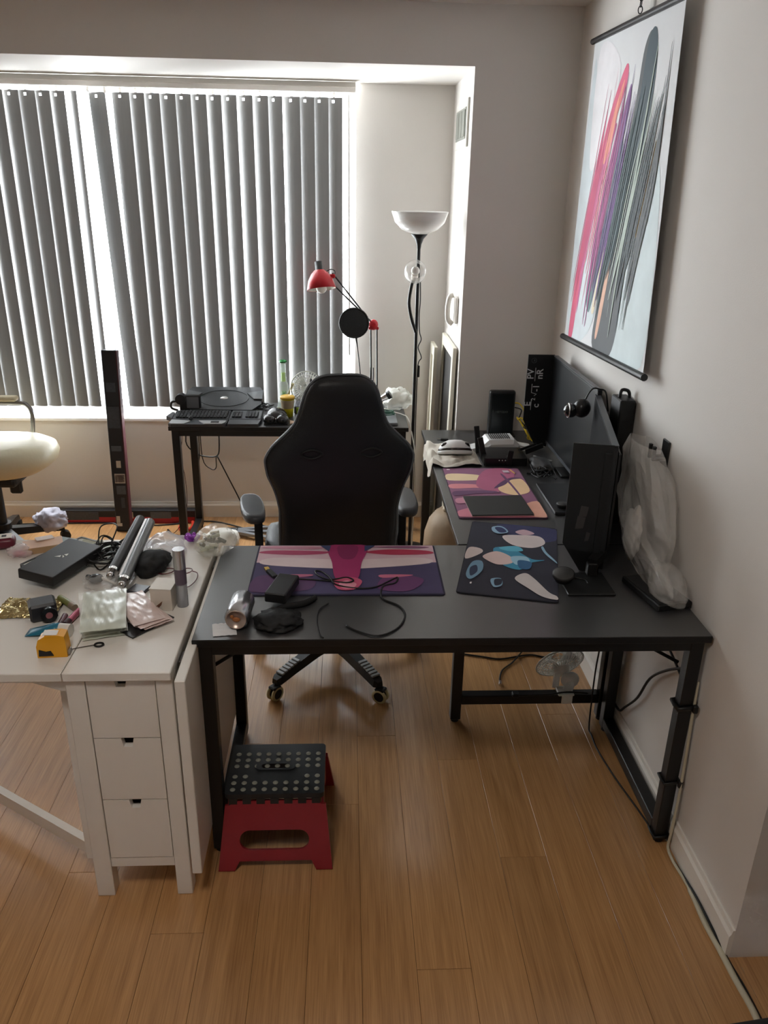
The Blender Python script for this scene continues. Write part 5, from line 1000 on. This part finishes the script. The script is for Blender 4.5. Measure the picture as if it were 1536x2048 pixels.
MB().b2(-0.028, 0.026, -0.02, 0.02, 0.0372, 0.0392, 0.001, 1, T(-1.115, 2.40, ZT) @ RZ(0.3)).build('white_face', WHITE, md)
MB().b2(-0.004, 0.01, -0.008, 0.006, 0.0393, 0.0402, M=T(-1.115, 2.40, ZT) @ RZ(0.3)).build('black_button', BLACK, md)
sb = thing('small_bag', 'small clear bag holding a pink lump beside the tan carton', 'bag', (-1.045, 2.345, ZT))
MB().crumple((-1.045, 2.345, ZT + 0.011), (0.04, 0.034, 0.018), 2, 0.3, 1.6, 4, ZT).build('bag_film', film('#f2e6e8', 0.4, 0.15), sb)
solo('pink_sweets', MB().crumple((-1.04, 2.335, ZT + 0.007), (0.022, 0.016, 0.009), 4, 0.2, 1.6, 3, ZT + 0.0005), mat('#c46a80', 0.5), 'pink lump inside the small clear bag', 'sweets')
wp = MB()
for q in range(7):
    r = random.Random(q + 5); cx, cy = -0.765 + r.uniform(-.02, .02), 2.315 + r.uniform(-.05, .04); ra, rb = r.uniform(.03, .062), r.uniform(.05, .09); ph_ = r.uniform(0, 6)
    wp.tube([(cx + ra * math.cos(a + ph_) + r.uniform(-.012, .012), cy + rb * math.sin(a) + r.uniform(-.012, .012), ZT + 0.004 + r.uniform(0, .035)) for a in [k * 1.05 for k in range(13)]], 0.0024, 5, 4)
wp.tube([(-0.80, 2.36, ZT + .02), (-0.815, 2.44, ZT + .05), (-0.79, 2.465, ZT + .055), (-0.755, 2.43, ZT + .06), (-0.76, 2.37, ZT + .03)], 0.0024, 5)
o = solo('cable_pile', wp, CABLE, 'messy pile of black wires on the white table', 'cables'); o['kind'] = 'stuff'
def baton(label, p0, p1, r, m, stripe=None):
    t = thing('telescopic_rod', label, 'rod', tuple(p0)); p0, p1 = Vector(p0), Vector(p1); d = (p1 - p0).normalized()
    MB().cyl(p0, p1, r, n=20).build('rod_tube', m, t)
    MB().cyl(p1, p1 + d * 0.012, r * 1.05, n=20).cyl(p1 + d * 0.012, p1 + d * 0.022, r * 0.55, n=14).ball((p1 + d * 0.03)[:], r * 0.75, n=14).build('chrome_end', CHROME, t)
    MB().cyl(p0 - d * 0.001, p0 - d * 0.006, r * 0.96, r * 0.8, 20).build('end_cap', BLACK, t)
    if stripe: MB().beam(p0 + Vector((-r * 0.62, 0, r * 0.8)), p1 + Vector((-r * 0.62, 0, r * 0.8)), 0.009, 0.0012).build('white_stripe', stripe, t)
baton('dark grey telescopic rod with chrome tip lying across the white table', (-0.694, 2.49, 0.800), (-0.698, 2.16, 0.772), 0.0165, mat('#3c3d3f', 0.4, 0.2))
baton('lighter grey telescopic rod with white stripe lying beside the dark rod', (-0.655, 2.46, 0.802), (-0.650, 2.10, 0.772), 0.0165, mat('#6e7072', 0.3, 0.5), mat('#e4e4e2', 0.3))
gb = thing('gadget_bag', 'clear plastic bag with dark earpiece and white stick', 'bag', (-0.735, 2.125, ZT))
MB().crumple((-0.72, 2.125, ZT + 0.012), (0.065, 0.05, 0.016), 6, 0.3, 1.5, 4, ZT).build('bag_film', film('#f0f0ee', 0.22, 0.12), gb)
solo('earpiece', MB().ball((-0.745, 2.14, ZT + 0.015), 0.019, (1.2, 1, 0.7), 14).cyl((-0.775, 2.155, ZT + 0.012), (-0.745, 2.14, ZT + 0.014), 0.009, n=10), mat('#3c3d40', 0.25), 'dark earpiece inside the clear gadget bag', 'earpiece')
solo('white_stick', MB().cyl((-0.73, 2.14, ZT + 0.018), (-0.68, 2.105, ZT + 0.016), 0.004, n=8), WHITE, 'thin white stick inside the clear gadget bag', 'stick')
solo('fabric_pouch', MB().crumple((-0.602, 2.24, ZT + 0.018), (0.055, 0.075, 0.03), 9, 0.22, 1.3, 4, ZT), mat('#121213', 0.8), 'black fabric pouch lying beside the grey rods', 'pouch')
pw = MB().sheet(lambda u, v: (-0.655 + 0.125 * u + 0.012 * math.sin(6 * v), 2.30 + 0.165 * v + 0.01 * math.sin(7 * u), 0.7425 + (0.028 * (1 - abs(2 * u - 1)) + 0.014 * abs(noise.noise(Vector((u * 4, v * 4, 2))))) + (0.03 * max(0, 0.45 - v))), 30, 30)
solo('plastic_wrap', pw, film('#ecebee', 0.72, 0.22), 'rumpled white plastic wrapping at the back of the white table', 'plastic wrap')
rb = thing('ribbon_bow', 'shiny purple ribbon bow at the back edge of the white table', 'bow', (-0.515, 2.44, ZT))
for k in range(5):
    a = k * 2 * PI / 5; MB().tube([(-0.515, 2.44, ZT + .006), (-0.515 + .018 * math.cos(a), 2.44 + .014 * math.sin(a), ZT + .024), (-0.515 + .022 * math.cos(a + .5), 2.44 + .016 * math.sin(a + .5), ZT + .012)], 0.0055, 6, 4, True).build('ribbon_loop', mat('#a34fc0', 0.2, 0.3), rb)
sp = thing('spray_bottle', 'slim silver capped bottle with clear lower half standing on the white table', 'bottle', (-0.463, 2.0, ZT))
MB().cyl((-0.463, 2.0, ZT + .118), (-0.463, 2.0, ZT + .176), 0.0165, n=24).build('silver_cap', mat('#c3c2c4', 0.25, 0.8), sp)
MB().cyl((-0.463, 2.0, ZT + .07), (-0.463, 2.0, ZT + .1175), 0.0165, n=24).build('violet_band', mat('#5c4f5a', 0.3), sp)
MB().cyl((-0.463, 2.0, ZT), (-0.463, 2.0, ZT + .0695), 0.016, n=24).build('clear_base', mat('#8f8f93', 0.08, alpha=0.6), sp)
gs = thing('eyeglasses', 'thin red rimmed eyeglasses lying behind the slim bottle', 'glasses', (-0.52, 2.2, ZT))
RG = mat('#5c1f22', 0.3)
for cx in (-0.552, -0.497): MB().tube([(cx + .024 * math.cos(a), 2.205 + .019 * math.sin(a), ZT + .006 + .003 * math.cos(a)) for a in [2 * PI * k / 12 for k in range(12)]], 0.0017, 5, 2, True).build('lens_rim', RG, gs)
MB().tube([(-0.528, 2.207, ZT + .007), (-0.5245, 2.213, ZT + .009), (-0.521, 2.207, ZT + .007)], 0.0015, 5).build('bridge', RG, gs)
MB().tube([(-0.473, 2.205, ZT + .006), (-0.455, 2.19, ZT + .006), (-0.452, 2.15, ZT + .004), (-0.465, 2.11, ZT + .003), (-0.478, 2.105, ZT + .003)], 0.0015, 5).build('temple_arm', RG, gs)
wbx = thing('product_box', 'small white product box with open flap standing on the white table', 'box', (-0.512, 2.0, ZT))
Mx = T(-0.512, 2.003, ZT) @ RZ(math.radians(-6)); MB().b2(-0.03, 0.03, -0.034, 0.034, 0, 0.066, 0.001, 1, Mx).build('box_body', mat('#d5ccc0', 0.55), wbx)
MB().b2(-0.031, 0.031, -0.036, 0.034, 0.0662, 0.068, M=Mx @ T(0, 0, 0)).build('lid_flap', mat('#dedad0', 0.5), wbx)
MB().prism([(-0.024, 0.006), (0.004, 0.03), (0.0, 0.018), (-0.01, 0.006)], 0.0006, Mx @ Matrix(((1, 0, 0, 0), (0, 0, -1, -0.0341), (0, 1, 0, 0), (0, 0, 0, 1)))).build('brown_mark', mat('#6d4a38', 0.6), wbx)
solo('small_block', flat(-0.607, 2.085, 0.052, 0.048, 0.011, -18), mat('#3a3a42', 0.35), 'small dark square block beside the white product box', 'block')
def zstack(name, label, group, c, w, d, rz, n, cols, h, seed):
    M = T(c[0], c[1], ZT) @ RZ(math.radians(rz))
    for k in range(n):
        r = random.Random(seed + k); ox, oy, oa = r.uniform(-.009, .009), r.uniform(-.014, .014), r.uniform(-.13, .13)
        zb = 0.003 + (0.004 if k else 0) + k * h
        f = lambda u, v: tuple(M @ RZ(oa) @ Vector(((u - .5) * w + ox, (v - .5) * d + oy, zb + h * 0.7 * (1 - abs(2 * u - 1) ** 3) * (1 - abs(2 * v - 1) ** 3) + h * 0.55 * noise.noise(Vector((u * 3 + k, v * 5, seed))) + h * 0.5 * abs(noise.noise(Vector((u * 9 + v * 4, v * 3, seed + k)))))))
        solo(name, MB().sheet(f, 24, 34), cols[k % len(cols)], ['lowest ', 'second lowest ', 'middle ', 'second topmost ', 'topmost '][k if n == 5 else (k if k < 2 else k + 1)] + label, 'bag', group)
zstack('printed_packet', 'pink printed packet in the fanned pile beside the zip bags', 'pink packets beside the zip bags', (-0.572, 1.945), 0.085, 0.19, 33, 4, [mat('#d8c3bd', 0.3), mat('#dcc9c4', 0.25, alpha=0.9)], 0.005, 61)
solo('thin_notebook', flat(-0.545, 1.895, 0.075, 0.14, 0.004, -38, ZT, 0.001), mat('#2b2b2c', 0.4), 'thin dark notebook corner sticking out under the pink packets', 'notebook')
zstack('zip_bag', 'clear zip bag with pale sheets in the pile on the white table', 'piled clear zip bags', (-0.662, 1.925), 0.115, 0.225, 12, 5, [mat('#cdd3c6', 0.3, alpha=0.9), film('#eef2ea', 0.5, 0.12), mat('#d6dad0', 0.25, alpha=0.9), film('#f4f6f0', 0.45, 0.1)], 0.007, 33)
gf = MB().sheet(lambda u, v: (-0.962 + 0.165 * u, 1.925 + 0.12 * v + 0.02 * u * (0.5 - v), ZT + 0.001 + 0.016 * (1 - abs(2 * v - 1) ** 2) * (0.4 + 0.6 * abs(noise.noise(Vector((u * 5, v * 4, 7))))) + 0.008 * abs(noise.noise(Vector((u * 14, v * 11, 3))))), 44, 34, smooth=False)
solo('foil_bag', gf, mat('#b9a878', 0.2, 0.85, var=0.1), 'crinkled gold foil packet on the white table', 'packet')
cm = thing('lens_cube', 'black cube shaped gadget with pink lens dial beside the gold packet', 'gadget', (-0.825, 1.935, ZT))
Mx = T(-0.83, 1.94, ZT) @ RZ(math.radians(25)); MB().b2(-0.035, 0.035, -0.03, 0.03, 0, 0.05, 0.006, 1, Mx).build('cube_body', mat('#2a2a2e', 0.35), cm)
MB().cyl((Mx @ Vector((0.012, -0.031, 0.024)))[:], (Mx @ Vector((0.012, -0.046, 0.024)))[:], 0.022, n=14).build('lens_dial', mat('#1a1a1c', 0.3), cm)
MB().cyl((Mx @ Vector((0.012, -0.0461, 0.024)))[:], (Mx @ Vector((0.012, -0.048, 0.024)))[:], 0.009, n=14).build('pink_lens', mat('#a06a6e', 0.25), cm)
def vial(label, p0, p1, r, m, cap):
    t = thing('cosmetic_tube', label, 'tube', tuple(p0)); p0, p1 = Vector(p0), Vector(p1); q = p0.lerp(p1, 0.72)
    MB().cyl(p0, q, r, n=16).build('tube_body', m, t); MB().cyl(q, p1, r * 1.03, n=16).build('tube_cap', cap, t)
vial('short olive green stick tube behind the black gadget', (-0.815, 2.03, ZT + .0095), (-0.755, 1.972, ZT + .0095), 0.0092, mat('#6f7534', 0.35), mat('#8f7f6c', 0.4))
vial('shiny pink tube with dark cap beside the zip bags', (-0.738, 1.955, ZT + .0092), (-0.752, 1.878, ZT + .0092), 0.0088, mat('#c96f86', 0.2, 0.3), mat('#3a2226', 0.3))
vial('tiny maroon tube lying between the black gadget and pink tube', (-0.768, 1.93, ZT + .0085), (-0.765, 1.872, ZT + .0085), 0.008, mat('#5c343c', 0.3), mat('#402228', 0.3))
bt_ = thing('cream_tube', 'flattened blue cream tube with white cap beside the tape measure', 'tube', (-0.78, 1.835, ZT))
MB().loft([[(x, 1.843 + yc_ + hw * math.cos(2 * PI * k / 20), ZT + hh + hh * math.sin(2 * PI * k / 20)) for k in range(20)] for x, yc_, hw, hh in ((-0.842, .01, .021, .0015), (-0.83, .009, .021, .004), (-0.80, .005, .02, .010), (-0.77, 0.0, .019, .0165), (-0.752, -.003, .0175, .0175))]).build('tube_body', mat('#1f6f8c', 0.3, var=0.1), bt_)
MB().cyl((-0.752, 1.84, ZT + .0175), (-0.722, 1.835, ZT + .0175), 0.0172, n=20).build('tube_cap', mat('#d8d6d0', 0.35), bt_)
tm = thing('tape_measure', 'yellow tape measure with black grip and white sticker near the table front', 'tape measure', (-0.735, 1.745, ZT))
Mx = T(-0.737, 1.748, ZT) @ RZ(math.radians(4))
MB().prism([(-0.036, -0.0), (0.036, -0.0), (0.036, 0.03), (0.034, 0.058), (0.02, 0.062), (-0.014, 0.06), (-0.03, 0.05), (-0.036, 0.032)], 0.036, Mx @ Matrix(((1, 0, 0, 0), (0, 0, -1, 0.02), (0, 1, 0, 0), (0, 0, 0, 1))) @ T(0, 0, 0)).build('case', mat('#e0a020', 0.3, var=0.05), tm)
MB().prism([(-0.032, 0.006), (0.004, 0.006), (-0.002, 0.02), (-0.014, 0.018), (-0.03, 0.024)], 0.002, Mx @ Matrix(((1, 0, 0, 0), (0, 0, -1, -0.0162), (0, 1, 0, 0), (0, 0, 0, 1)))).build('black_grip', BLACK, tm)
MB().b2(-0.022, 0.012, -0.012, 0.012, 0.0615, 0.0632, M=Mx @ RY(0.06)).build('white_sticker', mat('#e6e4e0', 0.5), tm)
MB().b2(0.0362, 0.041, -0.012, 0.01, 0.004, 0.014, M=Mx).build('tape_hook', STEEL, tm)
kr = thing('key_ring', 'tiny dark ring on a thin string in front of the zip bags', 'key ring', (-0.645, 1.785, ZT))
MB().tube([(-0.637 + .011 * math.cos(a), 1.787 + .009 * math.sin(a), ZT + .003) for a in [2 * PI * k / 10 for k in range(10)]], 0.0026, 6, 2, True).build('ring', BLACK, kr)
MB().tube([(-0.648, 1.786, ZT + .003), (-0.67, 1.78, ZT + .002), (-0.70, 1.768, ZT + .002)], 0.0012, 5).build('string', mat('#4b4540', 0.6), kr)
eb = thing('fittings_bag', 'bulging clear bag of white fittings straddling both table edges', 'bag', (-0.43, 2.37, 0.743))
MB().crumple((-0.43, 2.375, 0.776), (0.066, 0.095, 0.04), 12, 0.25, 1.4, 4, 0.7425).build('bag_film', film('#f0efe2', 0.3, 0.12), eb)
for k in range(16):
    r = random.Random(k + 200); c = Vector((-0.43 + r.uniform(-.04, .04), 2.375 + r.uniform(-.06, .06), 0.755 + r.uniform(0, .03))); d = Vector((r.uniform(-1, 1), r.uniform(-1, 1), r.uniform(-.2, .2))).normalized() * 0.014
    q = k % 3 if k % 5 else 2; solo('pipe_fitting', MB().cyl(c - d, c + d, 0.007, 0.005, 8), [mat('#d9d6c4', 0.4), mat('#b9bfa8', 0.4), mat('#5a5c58', 0.4)][q], ['small cream plastic fitting inside the bulging clear bag', 'small sage green plastic fitting inside the bulging clear bag', 'small dark grey plastic fitting inside the bulging clear bag'][q], 'fitting', 'fittings inside the bulging clear bag')
